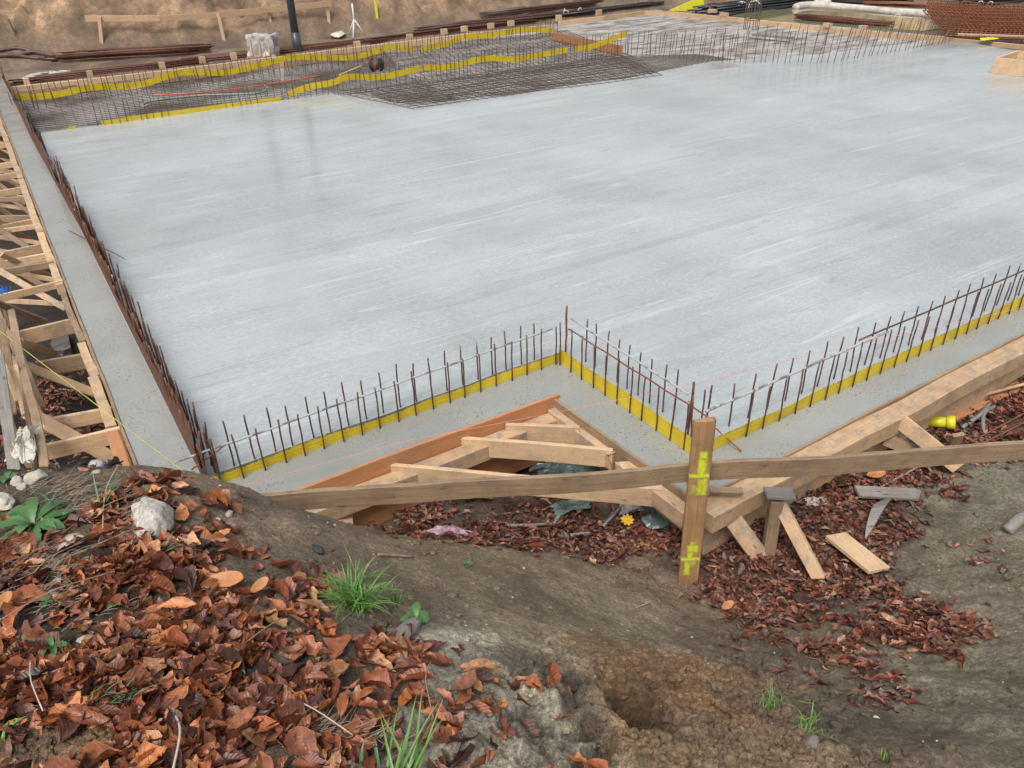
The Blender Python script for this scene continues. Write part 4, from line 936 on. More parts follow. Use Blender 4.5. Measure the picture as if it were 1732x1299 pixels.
# ------------------------------------------------------------------ single leaves
def single_leaf(x, y, L, mat, label, yaw, lobes=0, seed=0, z0=.5):
    p = lay(x, y, z0)+Z*.045; n = 40; r = random.Random(seed); co = [Vector((0, 0, 0))]; 
    rings = 6
    for k in range(1, rings+1):
        for i in range(n):
            a = 2*math.pi*i/n
            if lobes: rad = .5*(.62+.38*abs(math.cos(a*lobes/2)))*(1+.04*math.sin(a*17))
            else:
                cx = math.cos(a); rad = .5/math.sqrt(cx*cx+(math.sin(a)/.46)**2)*(1+.22*cx)*(1+.02*math.sin(a*30))
            q = Vector((math.cos(a)*rad, math.sin(a)*rad, 0))*k/rings; q.z = .25*abs(q.y)+.35*q.x*q.x+.02*mnoise.noise(q*6+Vector((seed, 0, 0))); co.append(q)
    fa = [(0, 1+i, 1+(i+1) % n) for i in range(n)]
    for k in range(rings-1):
        for i in range(n): a = 1+k*n; fa.append((a+i, a+n+i, a+n+(i+1) % n, a+(i+1) % n))
    co = [c*L for c in co]; m = len(co); co += [c-Z*.0008 for c in co]; fa += [tuple(m+q for q in f[::-1]) for f in fa]
    Mx = Matrix.Translation(p)@Matrix.Rotation(yaw, 4, 'Z')@Matrix.Rotation(.3, 4, 'X')
    return tag(mesh_obj('leaf', co, fa, mat, Mx, smooth=True), label, 'leaf')
single_leaf(382, 998, .115, M['lightleaf'], 'large ochre leaf lying flat on top of the brown leaves left of the grass tuft', 0.0, 0, 1)
single_leaf(905, 849, .10, M['yellowleaf'], 'bright yellow lobed leaf just below the rail', .5, 5, 2, -.5)
single_leaf(1060, 890, .085, M['yellowleaf'], 'round yellow leaf beside the grey pipe piece', 0, 9, 3, -.5)
single_leaf(1475, 812, .13, M['lightleaf'], 'ochre leaf lying below the rail above the grey board', .2, 0, 4, -.5)
single_leaf(1226, 1036, .08, M['lightleaf'], 'tan leaf near the stake foot at the edge of the leaves', .6, 0, 5, -.4)
single_leaf(1125, 742+120, .05, M['yellowleaf'], 'small yellow leaf on the green film', .6, 5, 6, -.4)
single_leaf(10, 1040, .07, M['lightleaf'], 'narrow orange leaf standing at the left edge on dark soil', 1.4, 0, 7, 1)
single_leaf(440, 1010, .07, M['lightleaf'], 'tan leaf right next to the large ochre one', 1.0, 0, 8, 1)

# ------------------------------------------------------------------ stones
def RK(x, y, s, mat, seed, label, z0=.8, sq=.6, sink=.25):
    p = lay(x, y, z0); return rock('stone', p+Z*s[2]*(.55-sink), s, M[mat], seed, label, squash=sq)
RK(262, 888, (.115, .07, .09), 'stone_speckled', 3, 'large speckled pale grey stone on the crest among orange leaves', sq=.75)
RK(30, 818, (.030, .022, .03), 'stone_white', 5, 'pale stone left of the lumpy pair near the crest')
RK(62, 812, (.045, .03, .042), 'stone_white', 6, 'lumpy whitish stone under the leaning planks')
RK(37, 826, (.022, .018, .02), 'stone_white', 16, 'small whitish stone between two bigger lumps')
RK(8, 855, (.055, .035, .04), 'stone_white', 7, 'angular white stone at the left edge above the rosette weed')
RK(163, 802, (.022, .016, .02), 'stone_white', 8, 'whitish stone on the crest right of the bottle')
RK(280, 810, (.034, .02, .028), 'stone_white', 9, 'yellowish stone on the crest in front of the concrete')
RK(388, 871, (.022, .013, .018), 'stone_white', 10, 'cream pebble on the bare clay right of the big stone')
RK(128, 912, (.042, .022, .02), 'stone_white', 11, 'flat whitish stone right of the rosette weed')
RK(107, 930, (.028, .02, .022), 'stone_white', 12, 'whitish stone below the flat one near the rosette weed')
RK(45, 934, (.030, .018, .02), 'stone_white', 13, 'whitish stone directly below the rosette weed')
RK(92, 997, (.042, .02, .018), 'stone_speckled', 14, 'dusty beige stone on dark soil under the dry stems')
RK(143, 1084, (.020, .014, .016), 'stone_white', 15, 'lower of two white stones on the dark soil patch')
RK(158, 1068, (.015, .013, .018), 'stone_white', 17, 'upper of two white stones on the dark soil patch')
RK(538, 932, (.036, .022, .026), 'stone_dark', 18, 'black shiny stone on the clay above the grass tuft')
RK(684, 1074, (.06, .032, .03), 'stone_grey', 19, 'brown-grey oblong stone under the small weed')
RK(378, 905, (.014, .010, .012), 'stone_white', 20, 'tiny white pebble right of the big stone')
RK(1656, 952, (.05, .025, .012), 'stone_white', 21, 'flat cream stone on the clay at the right', -.2)
RK(1556, 1020, (.03, .02, .028), 'stone_white', 22, 'white stone at the end of the leaf band on the right', -.2)
RK(1372, 1262, (.034, .026, .03), 'stone_grey', 23, 'grey clod below the right grass tuft', .3)
RK(1482, 1216, (.012, .01, .012), 'stone_white', 24, 'tiny pale pebble on the clay below the small leaf patch', .1)
# gravel speckles
def gravel():
    r = np.random.default_rng(5); co, fa = [], []; base = 0
    ico = bmesh.new(); bmesh.ops.create_icosphere(ico, subdivisions=1, radius=1); V = np.array([v.co[:] for v in ico.verts]); F = np.array([[v.index for v in f.verts] for f in ico.faces]); ico.free()
    x = r.uniform(-2, 3.4, 1500); y = r.uniform(.4, 4.6, 1500); z = ground(x, y)
    for i in range(len(x)):
        s_ = r.gamma(1.3, .0013)+.0008; co.append(V*(1+.25*r.standard_normal((len(V), 1)))*s_*np.array([1.3, 1, .7])+[x[i], y[i], z[i]]); fa.append(F+base); base += len(V)
    tag(np_mesh('gravel', np.concatenate(co), np.concatenate(fa), M['stone_white'], smooth=False), 'fine pale gravel grains scattered on the bare clay', 'gravel', kind='stuff')
gravel()
# clods of clay and sand in the churned foreground
def clods():
    r = np.random.default_rng(9); co, fa, cc = [], [], []; base = 0
    ico = bmesh.new(); bmesh.ops.create_icosphere(ico, subdivisions=2, radius=1); V = np.array([v.co[:] for v in ico.verts]); F = np.array([[v.index for v in f.verts] for f in ico.faces]); ico.free()
    cen = [(1290, 1180, 130, 70, .012), (1230, 1240, 100, 60, .010), (1130, 1130, 110, 40, .009), (960, 1160, 120, 50, .005), (1350, 1290, 150, 40, .012), (120, 1265, 60, 30, .006), (1100, 1290, 120, 30, .008), (1290, 1080, 90, 50, .009)]
    for k in range(1900):
        a, b, sa, sb_, ss = cen[r.integers(len(cen))]; p = at(a+r.normal(0, sa*.6), b+r.normal(0, sb_*.6), .45 if a > 500 else 1.1)
        z = float(ground(np.array([p.x]), np.array([p.y]), False)[0]); p = at(*proj(p), z)
        s_ = r.gamma(2.2, ss*.32)+.002; q = V*(1+.22*np.sin(V[:, :1]*5+k)+.15*r.standard_normal((len(V), 1)))*s_*np.array([1.1, 1, .75])
        co.append(q+[p.x, p.y, 0]); cc.append((p.x, p.y, s_)); fa.append(F+base); base += len(V)
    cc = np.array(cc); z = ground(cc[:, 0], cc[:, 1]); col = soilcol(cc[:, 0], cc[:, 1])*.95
    for i in range(len(co)): co[i][:, 2] += z[i]+cc[i, 2]*.2
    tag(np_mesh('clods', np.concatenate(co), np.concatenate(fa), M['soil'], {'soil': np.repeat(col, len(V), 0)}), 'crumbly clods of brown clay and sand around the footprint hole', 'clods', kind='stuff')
clods()
def crumbs():
    r = np.random.default_rng(19); co, fa = [], []; base = 0; n = 9000
    ico = bmesh.new(); bmesh.ops.create_icosphere(ico, subdivisions=1, radius=1); V = np.array([v.co[:] for v in ico.verts]); F = np.array([[v.index for v in f.verts] for f in ico.faces]); ico.free()
    x = r.uniform(-2, 3.4, n); y = r.uniform(.4, 3.9, n); z = ground(x, y); den = np.clip(.4+1.5*fbm(x*3, y*3, 4, 91), .05, 1); k = r.random(n) < den; x, y, z = x[k], y[k], z[k]
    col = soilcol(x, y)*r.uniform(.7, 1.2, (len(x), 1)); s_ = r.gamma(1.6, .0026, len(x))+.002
    for i in range(len(x)): co.append(V*(1+.3*r.standard_normal((len(V), 1)))*s_[i]*np.array([1.2, 1, .8])+[x[i], y[i], z[i]+s_[i]*.1]); fa.append(F+base); base += len(V)
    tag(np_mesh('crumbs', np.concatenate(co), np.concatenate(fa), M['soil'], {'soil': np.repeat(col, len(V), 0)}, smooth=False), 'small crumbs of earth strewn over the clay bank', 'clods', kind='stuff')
crumbs()

# ------------------------------------------------------------------ grass and weeds
def blades(name, x, y, n, L, spread, wid, mat, label, cat='grass tuft', z0=.5, dirn=None, seed=1, droop=1.0):
    p = lay(x, y, z0); r = random.Random(seed); bm = bmesh.new(); u_ = r.uniform
    for i in range(n):
        a = r.uniform(0, 2*math.pi) if dirn is None else dirn+r.gauss(0, .5)
        l = L*r.uniform(.5, 1.1); el = r.uniform(.35, 1.35) if dirn is None else r.uniform(.3, 1.0); b0 = Vector((r.gauss(0, spread), r.gauss(0, spread), -.005)); w_ = wid*r.uniform(.7, 1.2)
        hd = Vector((math.cos(a), math.sin(a), 0)); sdv = Vector((-hd.y, hd.x, 0)); pos = b0.copy(); prev = None; m = 8
        for k in range(m+1):
            t = k/m; ww = w_*(1-t**1.6)*.5*(1 if k else .6)+.0002
            q = [bm.verts.new(pos-sdv*ww+Z*ww*.5), bm.verts.new(pos), bm.verts.new(pos+sdv*ww+Z*ww*.5)]
            if prev:
                bm.faces.new((prev[0], prev[1], q[1], q[0])); bm.faces.new((prev[1], prev[2], q[2], q[1]))
            prev = q; e = el-droop*1.5*t*t*r.uniform(.7, 1.2); pos = pos+(hd*math.cos(e)+Z*math.sin(e))*l/m
            pos.z = max(pos.z, .004)
    return tag(bm_obj(name, bm, M[mat], Matrix.Translation(p), smooth=True), label, cat)
blades('grass_tuft', 600, 1020, 170, .18, .026, .0058, 'grass', 'big bright green grass tuft at the edge of the leaves in the middle foreground', seed=1, z0=.6)
blades('grass_tuft', 660, 1020, 22, .12, .02, .004, 'grass', 'small grass clump just right of the big tuft', seed=21, z0=.5)
blades('grass_tuft', 1318, 1200, 60, .10, .03, .004, 'grass', 'small bright grass tuft on crumbly soil at the lower right', seed=2, z0=.2)
blades('grass_tuft', 1368, 1235, 34, .09, .025, .004, 'grass', 'grass tuft just below the lower right one', seed=3, z0=.2)
blades('grass_tuft', 268, 945, 10, .12, .010, .008, 'bluegrass', 'few broad grass blades over the leaves below the big stone', dirn=.3, seed=4, z0=.9)
blades('grass_tuft', 165, 1200, 34, .13, .022, .005, 'bluegrass', 'dark green slanting grass clump among leaves in the lower left', dirn=.6, seed=5, z0=1.1)
blades('grass_tuft', 676, 1330, 14, .20, .02, .008, 'grass', 'tall grass blades rising from the bottom edge', dirn=1.2, seed=6, z0=1.0, droop=.3)
blades('grass_tuft', 625, 1300, 8, .10, .02, .010, 'bluegrass', 'short broad blades at the bottom edge left of the tall ones', seed=7, z0=1.0)
blades('grass_tuft', 8, 1245, 7, .06, .01, .009, 'grass', 'light green blade cluster at the left edge near the bottom', dirn=1.5, seed=8, z0=1.1)
blades('grass_tuft', 170, 862, 5, .20, .01, .009, 'bluegrass', 'long arching blades at the crest under the string', dirn=1.0, seed=9, z0=.9, droop=.5)
blades('grass_tuft', 95, 850, 9, .15, .02, .006, 'bluegrass', 'sparse thin blades beside the leaning planks', seed=10, z0=.9, droop=.6)
blades('grass_tuft', 488, 1235, 3, .08, .004, .006, 'grass', 'single upright green blade among dark leaves', dirn=1.9, seed=12, z0=1, droop=.2)
blades('grass_tuft', 1495, 1290, 10, .05, .02, .003, 'grass', 'faint grass seedlings at the bottom right', seed=13, z0=.1)
def rosette(x, y, n, L, w_, label, seed, z0=1.0, mat='weed', up=.25):
    p = lay(x, y, z0)+Z*.01; r = random.Random(seed); root = thing('weed', p, label, 'weed')
    for i in range(n):
        a = 2*math.pi*i/n+r.uniform(-.25, .25); l = L*r.uniform(.7, 1.1); bm = bmesh.new(); prev = None; hd = Vector((math.cos(a), math.sin(a), 0)); sv = Vector((-hd.y, hd.x, 0)); pos = Vector((0, 0, 0)); m = 14; el = up+r.uniform(0, .7)
        for k in range(m+1):
            t = k/m; ww = w_*(math.sin(math.pi*min(1, t**1.4*.97+.03))**.7)*(1+.13*math.sin(k*2.6))*.5+.001
            q = [bm.verts.new(pos-sv*ww+Z*ww*.35), bm.verts.new(pos), bm.verts.new(pos+sv*ww+Z*ww*.35)]
            if prev: bm.faces.new((prev[0], prev[1], q[1], q[0])); bm.faces.new((prev[1], prev[2], q[2], q[1]))
            prev = q; e = el-1.2*t; pos = pos+(hd*math.cos(e)+Z*math.sin(e))*l/m; pos.z = max(pos.z, .002*(i % 4))
        bm_obj('leaf', bm, M[mat], Matrix.Translation(p), root, smooth=True)
rosette(58, 893, 15, .135, .040, 'rosette weed with broad toothed leaves at the left edge', 3)
rosette(705, 1050, 9, .065, .026, 'small green weed right of the big grass tuft', 4, .4)
rosette(45, 1093, 6, .034, .014, 'tiny seedling at the left on dark soil', 5, 1.1)
rosette(92, 1100, 9, .045, .016, 'pale green chickweed left of the dark grass clump', 6, 1.1)
rosette(170, 1112, 9, .04, .015, 'small green weed above the dark grass clump', 7, 1.1)
rosette(196, 1025, 6, .025, .010, 'tiny yellowish sprout among leaves', 8, 1.1)
rosette(80, 1022, 6, .026, .010, 'tiny green sprout on the dark soil patch', 9, 1.1)
rosette(792, 957, 5, .030, .013, 'tiny green sprout on the smooth clay slope', 10, .3)
rosette(15, 815, 6, .05, .02, 'small green weed under the grey plank at the left', 11, .9)
# dry stems
rs_ = random.Random(44)
for i, (a, b, lb) in enumerate([((5, 1062), (190, 985), 'long dry stem crossing the dark soil patch'), ((20, 1000), (330, 868), 'long dry grass stem reaching toward the big stone'), ((150, 890), (245, 845), 'dry stem leaning left of the big stone'), ((60, 985), (150, 930), 'short dry stem above the dusty stone'),
        ((178, 905), (205, 800), 'upright dry stalk crossing the string at the crest'), ((297, 1215), (300, 1320), 'white curved stem at the bottom left'), ((58, 1130), (82, 1220), 'thin tan stem looping over leaves at the lower left'), ((470, 1180), (600, 1260), 'pale thin stem near the bottom middle'), ((730, 1130), (735, 1230), 'thin brown stem at the edge of the grey mud'), ((400, 1115), (480, 1060), 'brown stem across the leaf pile')]):
    p, q = lay(*a, 1.0)+Z*.03, lay(*b, 1.0)+Z*.04
    m = p.lerp(q, .5)+Z*.02+Vector((rs_.uniform(-.02, .02), rs_.uniform(-.02, .02), 0))
    stick('dry_stem', [p, m, q], .0018 if i != 5 else .003, 'twig_pale' if i in (5, 4, 6, 7) else 'twig', lb, 'stem')
def thatch():
    r = random.Random(8); bm = bmesh.new()
    for k in range(700):
        cx, cy, sx, sy = r.choice([(90, 1040, 90, 50), (60, 990, 80, 40), (150, 830, 120, 22), (60, 960, 60, 40), (560, 1270, 90, 20), (130, 870, 80, 30)])
        p = at(r.gauss(cx, sx*.6), r.gauss(cy, sy*.6), 1.0); p.z = grd(p)+.006; a = r.gauss(.5, .6); l = r.uniform(.02, .09); d = Vector((math.cos(a), math.sin(a), r.uniform(-.05, .25)))
        tube_bm([p, p+d*l*.5+Z*.004, p+d*l], [.0011, .0009, .0004], 3, bm)
    tag(bm_obj('thatch', bm, M['twig']), 'mat of fine dry stalks and rootlets on the dark soil', 'dry stalks', kind='stuff')
thatch()

# ------------------------------------------------------------------ far edge boards
def run(parent, name, pts, wid, hgt, mat, z):
    for a, b in zip(pts[:-1], pts[1:]): plank(name, at(*a, z)+Z*(-hgt/2), at(*b, z)+Z*(-hgt/2), wid, hgt, M[mat], parent, warp=.004)
ff = thing('formwork', at(480, 100), 'far timber formwork board behind the yellow sheets with small cleats on top', 'formwork')
run(ff, 'board', [(18, 147), (170, 131), (300, 117), (450, 98), (640, 75), (790, 57), (925, 42)], .10, .24, 'wood_far', .05)
for x, y in ((45, 141), (152, 128), (274, 113), (342, 104), (395, 97), (604, 77), (693, 59+6), (751, 56), (785, 51), (830, 46), (864, 42)):
    plank('cleat', at(x-5, y-2, .1), at(x+5, y-3, .1), .08, .14, M['wood_far'], ff)
ff2 = thing('formwork', at(1040, 22), 'short pale far formwork board right of the corner post', 'formwork')
run(ff2, 'board', [(945, 36), (1020, 27), (1090, 18)], .08, .14, 'wood_far', .03)
for x, y in ((945, 33), (1013, 24)): plank('cleat', at(x-4, y-2, .1), at(x+4, y-3, .1), .08, .16, M['wood_far'], ff2)
ff3 = thing('formwork', at(1300, 38), 'far formwork board between the rough concrete and the flooded pit', 'formwork')
run(ff3, 'board', [(1090, 18), (1150, 21), (1250, 30), (1380, 44), (1500, 55), (1600, 62)], .08, .14, 'wood_far', .03)
for x, y in ((1205, 18), (1225, 24), (1400, 42), (1460, 46)): plank('cleat', at(x-6, y, .08), at(x+6, y+1, .08), .12, .10, M['wood_far'], ff3)
ff4 = thing('formwork', at(1680, 70), 'thin far board line at the upper right edge of the slab', 'formwork')
run(ff4, 'board', [(1600, 63), (1680, 71), (1780, 80)], .08, .10, 'wood_far', .03)
o = plank('plank', at(937, 62, .02), at(1052, 86, .02), .05, .22, M['wood_orange'], None); tag(o, 'orange timber standing on edge between the two far yellow sheets', 'plank')
plank('post', at(937, 66, -.1), at(935, 35, .15), .04, .04, M['wood_worn'], None, up=Vector((0, -1, 0))); tag(C.objects[-1], 'thin dark post at the far end of the yellow sheets', 'post')
# ------------------------------------------------------------------ far objects
def gz(x, y, it=25):     # point on the far ground along the pixel ray
    d = ray(x, y).normalized(); O = Vector((0, 0, H)); tt = 12.0
    while tt < 90:
        p = O+d*tt
        if p.z <= float(coarse(np.array([p.x]), np.array([p.y]))[0]): return p
        tt += .06
    return p
# utility pole (seen again as a smear in the wet slab)
pb = gz(504, 87); pl = thing('pole', pb, 'dark slender steel pole rising past the top edge behind the far formwork', 'pole')
tube('shaft', [pb-Z*.3, pb+Z*3, pb+Z*6.5], [.10, .085, .06], M['pole'], pl, 16); tube('base_sleeve', [pb-Z*.1, pb+Z*.45], .115, M['pole'], pl, 16)
for v_, lb in (((gz(432, 40)), 'trunk'),):
    q = v_+Vector((-2.2, 7, 0)); tube('pole', [q-Z*.5, q+Z*9], [.16, .12], M['pole'], None, 12); tag(C.objects[-1], 'second dark pole standing far behind the earth bank', 'pole')
# wrapped pallet
wp = gz(447, 95); wr = thing('wrapped_pallet', wp, 'small stack wrapped in clear film beside the dark pole', 'wrapped pallet')
bm = bmesh.new(); bmesh.ops.create_cube(bm, size=1); bmesh.ops.subdivide_edges(bm, edges=bm.edges[:], cuts=9, use_grid_fill=True)
for v in bm.verts:
    v.co = Vector((v.co.x*.66, v.co.y*.5, (v.co.z+.5)*.46+.03)); v.co += Vector([mnoise.noise(v.co*6+Vector((k*9, 0, 0)))*.06 for k in range(3)])
bm_obj('film', bm, M['plastic_clear'], Matrix.Translation(wp), wr)
for k in (-.22, 0, .22): plank('slat', wp+Vector((k, -.27, .05)), wp+Vector((k, -.27, .44)), .05, .015, M['wood_far'], wr, up=Vector((0, -1, 0)))
plank('pallet', wp+Vector((-.35, 0, .02)), wp+Vector((.35, 0, .02)), .52, .06, M['wood_far'], wr)
# guard rails on the bank
def fence(rails, stakes, label, mat='wood_far'):
    g = thing('rail_fence', gz(*stakes[0][1]), label, 'rail')
    for a, b in rails:
        pa_, pb_ = gz(a[0], a[1]+38)+Z*0, gz(b[0], b[1]+38)
        n_ = (pb_-pa_); pa_ = onplane(*a, pa_, pb_); pb2 = onplane(*b, pb_+n_*.0, pa_+Z*0+n_) if False else onplane(*b, Vector((pa_.x, pa_.y, 0)), Vector((pa_.x, pa_.y, 0))+Vector((n_.x, n_.y, 0)))
        plank('rail', pa_, pb2, .03, .15, M[mat], g)
    for t_, b_ in stakes:
        q = gz(*b_); top = onplane(*t_, q, q+Vector((1, .45, 0))); plank('stake', q-Z*.15, top, .09, .05, M[mat], g, up=Vector((0, -1, 0)))
fence([((144, 31), (270, 31)), ((268, 32), (370, 25)), ((368, 25), (560, 6))], [((168, 28), (171, 76)), ((369, 22), (380, 70)), ((270, 30), (273, 40)), ((452, 12), (458, 36))], 'pale rail on stakes crossing the sandy bank at the upper left')
plank('stake', gz(557, 40), onplane(553, 6, gz(557, 40), gz(557, 40)+Vector((1, .4, 0))), .09, .05, M['wood_far'], None, up=Vector((0, -1, 0))); tag(C.objects[-1], 'pale stake standing on the bank right of the dark pole', 'stake')
plank('stake', gz(24, 60), onplane(12, 32, gz(24, 60), gz(24, 60)+Vector((1, .4, 0))), .07, .05, M['wood_worn'], None, up=Vector((0, -1, 0))); tag(C.objects[-1], 'dark leaning stake on the bank at the far left', 'stake')
plank('stake', gz(638, 32), onplane(634, -4, gz(638, 32), gz(638, 32)+Vector((1, .4, 0))), .07, .04, M['pipe_yellow'], None, up=Vector((0, -1, 0))); tag(C.objects[-1], 'yellow-painted stake on the bank near the top edge', 'stake')
# steel bundles
def bundle(a, b, n, wd, r, mat, label, cat='steel bundle', z=0, lift=.05, seed=3, bend=.03):
    pa_, pb_ = gz(*a), gz(*b); rr = random.Random(seed); d = (pb_-pa_).normalized(); s_ = Vector((-d.y, d.x, 0)); bm = bmesh.new(); o0 = pa_.copy()
    for i in range(n):
        off = s_*rr.uniform(-wd, wd)/2; zz = z+r+rr.random()*lift; e0 = rr.uniform(-.3, .3); L_ = (pb_-pa_).length; w1 = rr.uniform(-bend, bend); w2 = rr.uniform(-bend, bend)
        tube_bm([d*e0+off+Z*zz, d*L_*.33+off+s_*w1+Z*(zz+.01), d*L_*.66+off+s_*w2+Z*zz, d*(L_+e0)+off*.8+Z*zz], r, 6, bm)
    return tag(bm_obj('steel_bundle', bm, M[mat], Matrix.Translation(o0), smooth=True), label, cat)
M['rust_bundle'] = rust('rust_brown_steel', (.07, .028, .018), (.16, .06, .035), False)
bundle((90, 103), (345, 88), 26, .55, .016, 'rust_bundle', 'brown bundle of long rusty bars at the foot of the bank, upper left', lift=.16)
bundle((40, 141), (330, 108), 22, .4, .016, 'rust_bundle', 'rusty bars directly behind the far formwork at the left', seed=4, lift=.1)
bundle((330, 106), (640, 72), 22, .4, .016, 'rust_bundle', 'rusty bars behind the far formwork around the pole', seed=5, lift=.1)
bundle((620, 72), (900, 40), 20, .35, .016, 'rust_bundle', 'rusty bars behind the far formwork right of the pole', seed=6, lift=.1)
bundle((700, 52), (985, 22), 16, .3, .02, 'pipe_brown', 'dark brown pipes along the foot of the bank, upper middle', seed=7, lift=.1, cat='pipes')
bundle((820, 30), (1010, 8), 16, .5, .02, 'pipe_brown', 'brown reinforcing bars stacked up the bank near the top middle', seed=8, lift=.15)
bundle((945, 28), (1110, 8), 14, .3, .025, 'pipe_black', 'black pipes behind the far corner of the formwork', seed=9, lift=.08, cat='pipes')
bundle((1190, 30), (1380, 6), 44, .9, .028, 'pipe_black', 'thick bundle of black tubes tied with white straps at the upper right', seed=10, lift=.28, cat='pipes', bend=.06)
bundle((1400, 4), (1530, 9), 30, .7, .028, 'pipe_black', 'second bundle of black tubes at the top edge', seed=11, lift=.2, cat='pipes')
bundle((1610, 14), (1740, 2), 24, .6, .028, 'pipe_black', 'black tubes behind the rusty mesh at the top right corner', seed=12, lift=.2, cat='pipes')
bundle((1360, 36), (1495, 48), 30, .55, .016, 'rust_bundle', 'dark steel bar bundle lying in the flooded pit', seed=13, lift=.12, z=.05)
bundle((1205, 8), (1250, 4), 10, .3, .02, 'rebar_orange', 'small orange-brown steel pieces beside the yellow wedge', seed=14)
# ties
def loops(name, cx, cy, n, label, r=.012, R0=.22, seed=2, mat='white'):
    rr = random.Random(seed); p0 = gz(cx, cy); bm = bmesh.new()
    for k in range(n):
        c = Vector((rr.uniform(-.35, .35), rr.uniform(-.2, .2), .12)); a = rr.uniform(0, 3); pts = [c+Vector((math.cos(a)*math.cos(t), math.sin(a)*math.cos(t), math.sin(t)))*R0*rr.uniform(.8, 1.1) for t in [i*.5 for i in range(rr.randint(4, 9))]]
        tube_bm(pts, r, 5, bm)
    return tag(bm_obj(name, bm, M[mat], Matrix.Translation(p0)), label, 'straps')
loops('straps', 1262, 22, 8, 'white plastic straps looped over the black tube bundle')
for i, (x, y, lb) in enumerate([(955, 28, 'curled white strap left on the dark pipes'), (972, 25, 'curled white strap right on the dark pipes'), (1520, 38, 'white strap loop at the edge of the flooded pit'), (1655, 14, 'white strap hanging on the rusty mesh')]):
    loops('strap', x, y, 2, lb, .012, .08, 30+i)
# white tripod shape
tp = gz(602, 62); tr = thing('tripod', tp, 'small white tripod-like frame behind the far formwork', 'tripod')
for k in range(3): tube('leg', [tp+Vector((.28*math.cos(k*2.1+.4), .28*math.sin(k*2.1+.4), 0)), tp+Z*.45], .022, M['white'], tr, 6)
tube('mast', [tp+Z*.3, tp+Z*.85], .025, M['white'], tr, 6)
RKf = lambda x, y, s, mat, seed, lb: rock('stone', gz(x, y)+Z*.05, s, M[mat], seed, lb)
RKf(572, 62, (.4, .2, .16), 'fabric', 51, 'pale heap of sand beside the white tripod')
# hoses at the left
for i, (pt, lb) in enumerate([([(-10, 92), (30, 86), (62, 93), (100, 101), (160, 102)], 'upper brown hose at the far left'), ([(-10, 98), (30, 97), (60, 92), (95, 100)], 'middle brown hose at the far left'), ([(-10, 101), (25, 98), (60, 103), (98, 105)], 'lower brown hose at the far left')]):
    stick('hose', [gz(*q)+Z*.06 for q in pt], .05, 'twig', lb, 'hose'); C.objects[-1].data.materials[0] = M['pipe_brown']
crumple('plastic_sheet', gz(85, 132)+Z*.02, 1.1, .35, .12, M['plastic_clear'], 'bluish plastic sheet behind the far left formwork corner', 'plastic sheet', 41, .5)
# hoses on the mats
stick('hose', [at(258, 161, .02), at(320, 158, .02), at(380, 152, .02), at(450, 143, .02), at(540, 128, .02)], .012, 'orange_hose', 'thin orange hose lying on the far rebar mats', 'hose')
stick('hose', [at(250, 178, .02), at(243, 181, .02), at(252, 172, .02), at(330, 162, .02), at(430, 158, .02), at(452, 150, .02), at(448, 145, .02)], .02, 'pipe_grey', 'grey hose curled on the far rebar mats', 'hose')
# cable reel
cr_ = at(638, 122, .0); rl = thing('cable_reel', cr_, 'black cable reel standing on the mats under the wavy yellow sheet', 'cable reel')
ax = Vector((.9, -.4, .1)).normalized()
tube('drum', [cr_+Z*.14-ax*.09, cr_+Z*.14+ax*.09], .10, M['rust_bundle'] if 'rust_bundle' in M else M['rebar'], rl, 16)
for s_ in (-1, 1): tube('flange', [cr_+Z*.14+ax*(.09*s_), cr_+Z*.14+ax*(.105*s_)], .13, M['pipe_black'], rl, 20)
tube('crank_handle', [cr_+Z*.14+ax*.105, cr_+Z*.2+ax*.2], .015, M['pipe_black'], rl, 6)
o = plank('plank', at(575, 127, .02), at(611, 112, .02), .05, .03, M['wood_far'], None); tag(o, 'short pale stick leaning on the far mats left of the cable reel', 'plank')
# column bars and float board
cb = at(1270, 50, -.1); bm = bmesh.new()
cl = thing('column_cage', cb, 'small cluster of upright column bars with stirrups in the rough concrete', 'rebar cage')
for i in range(3):
    for j in range(3):
        if i == 1 and j == 1: continue
        q = cb+Vector(((i-1)*.16, (j-1)*.16, 0)); tube('bar', [q, q+Z*.72], .009, M['rebar_far'], cl, 5)
for zz in (.25, .6):
    q = cb+Z*zz; c4 = [q+Vector((a*.17, b*.17, 0)) for a, b in ((-1, -1), (1, -1), (1, 1), (-1, 1), (-1, -1))]; tube('stirrup', c4, .007, M['rebar_far'], cl, 5)
o = plank('float_board', at(1275, 58, .02), at(1340, 64, .02), .18, .05, M['wood_grey'], None); tag(o, 'dark float board lying on the rough concrete beside the column bars', 'board')
# yellow wedge
yp = gz(1168, 18); bm = bmesh.new(); vs = [Vector(v) for v in ((-.75, 0, 0), (.45, -.1, 0), (.5, .5, 0), (-.7, .1, .02), (.35, -.1, .42), (.5, .5, .42))]
vv = [bm.verts.new(v) for v in vs]
for f in ((0, 1, 2, 3), (0, 4, 1), (1, 4, 5, 2), (3, 2, 5), (0, 3, 5, 4)): bm.faces.new([vv[i] for i in f])
tag(bm_obj('yellow_wedge', bm, M['pipe_yellow'], Matrix.Translation(yp)), 'bright yellow wedge-shaped sheet box at the top right of the middle', 'wedge')
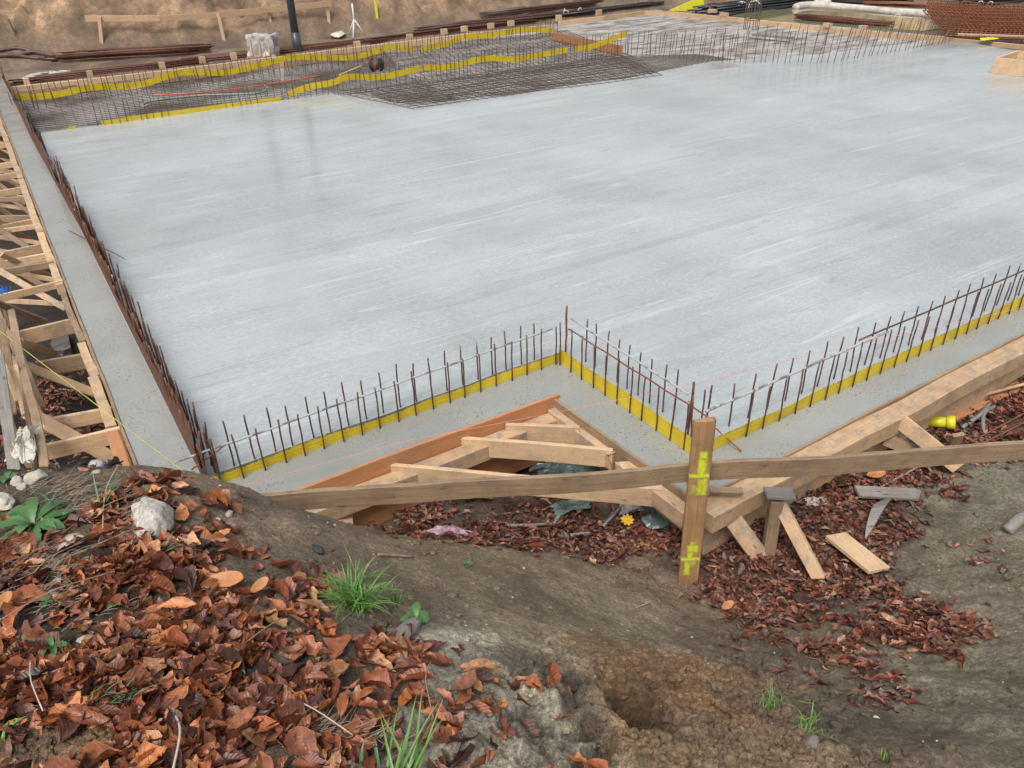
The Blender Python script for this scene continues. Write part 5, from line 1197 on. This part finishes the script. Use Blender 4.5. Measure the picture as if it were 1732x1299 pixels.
# flooded pit with fabric berm
wz = -.08
prism('pond', [at(1230, 28, wz), at(1290, 16, wz), at(1370, 16, wz), at(1460, 22, wz), at(1560, 30, wz), at(1590, 48, wz), at(1560, 52, wz), at(1400, 42, wz), at(1300, 34, wz)], -.5, wz, M['water'])
def berm(pts, r, label):
    ps = smooth_path([gz(*q)+Z*.06 for q in pts], 8); tag(tube('fabric_roll', ps, [r*(1+.25*mnoise.noise(p*1.2)) for p in ps], M['fabric'], None, 14), label, 'fabric roll')
berm([(1345, 16), (1372, 12), (1440, 17), (1500, 23), (1570, 28), (1600, 30)], .12, 'thick pale geotextile roll bordering the flooded pit')
berm([(1375, 9), (1385, 7), (1400, 9)], .15, 'small white fabric bundle at the end of the pale roll')
# rusty mesh stack, upright leaning
g = thing('mesh_stack', gz(1650, 52), 'stack of orange rusty reinforcing mesh leaning at the upper right corner', 'mesh stack')
def mesh_sheet(nm, a, b, c, d, nu, nv, r, mat):
    bm = bmesh.new()
    for i in range(nu+1): t = i/nu; tube_bm([a.lerp(b, t), d.lerp(c, t)], r, 4, bm)
    for i in range(nv+1): t = i/nv; tube_bm([a.lerp(d, t), a.lerp(d, t).lerp(b.lerp(c, t), .5)+Z*-.03, b.lerp(c, t)], r, 4, bm)
    bm_obj(nm, bm, M[mat], None, g)
b0, b1 = at(1600, 56, -.05), at(1800, 66, -.05)
for k in range(5):
    o_ = Vector((.1*k, .28*k, 0)); lean = Vector((-.55+.06*k, .35, .50+.03*k))
    mesh_sheet('mesh_panel', b0+o_, b1+o_, b1+o_+lean, b0+o_+lean, 26, 6, .012, 'rebar_orange')
for k in range(4): mesh_sheet('flat_mesh', at(1600, 60, .0+.03*k), at(1800, 66, .0+.03*k), at(1800, 30, .0+.03*k), at(1620, 26, .0+.03*k), 24, 10, .014, 'rebar_orange')
rb = bundle((1470, 10), (1640, 14), 16, .5, .018, 'rebar_orange', 'orange rusty long bars behind the flooded pit', seed=17, lift=.1)
# boards and yellow scrap upper right
o = plank('plank', at(1620, 58, .1), at(1740, 62, .1), .12, .04, M['wood_far'], None); tag(o, 'pale board lying below the rusty mesh at the upper right', 'plank')
crumple('plastic_scrap', at(1671, 67, .08), .35, .2, .06, M['pipe_yellow'], 'small bright yellow scrap below the rusty mesh', 'plastic scrap', 61)
# timber box on slab
bx0, bx1 = at(1676, 124, 0), at(1790, 136, 0); bxr = thing('timber_box', bx0, 'yellow timber formwork box standing on the wet slab at the right edge', 'formwork box')
bd = (bx1-bx0).normalized(); bn = Vector((-bd.y, bd.x, 0))
plank('side_board', bx0+Z*.14, bx1+Z*.14, .05, .28, M['wood_clean'], bxr); plank('side_board', bx0+bn*1.1+Z*.14, bx1+bn*1.1+Z*.14, .05, .28, M['wood_clean'], bxr)
plank('end_board', bx0+bn*.03+bd*.03+Z*.14, bx0+bn*1.07+bd*.03+Z*.14, .05, .28, M['wood_clean'], bxr); plank('brace', bx0+bd*.5+bn*.05+Z*.30, bx0+bd*.5+bn*1.1+Z*.36, .1, .08, M['wood_clean'], bxr)
plank('brace', bx0+bd*.4+bn*.2+Z*.36, bx0+bd*1.6+bn*.4+Z*.42, .1, .05, M['wood_far'], bxr); plank('post', bx0+bd*.95+bn*.1+Z*.25, bx0+bd*.95+bn*.1+Z*.65, .08, .05, M['wood_far'], bxr)
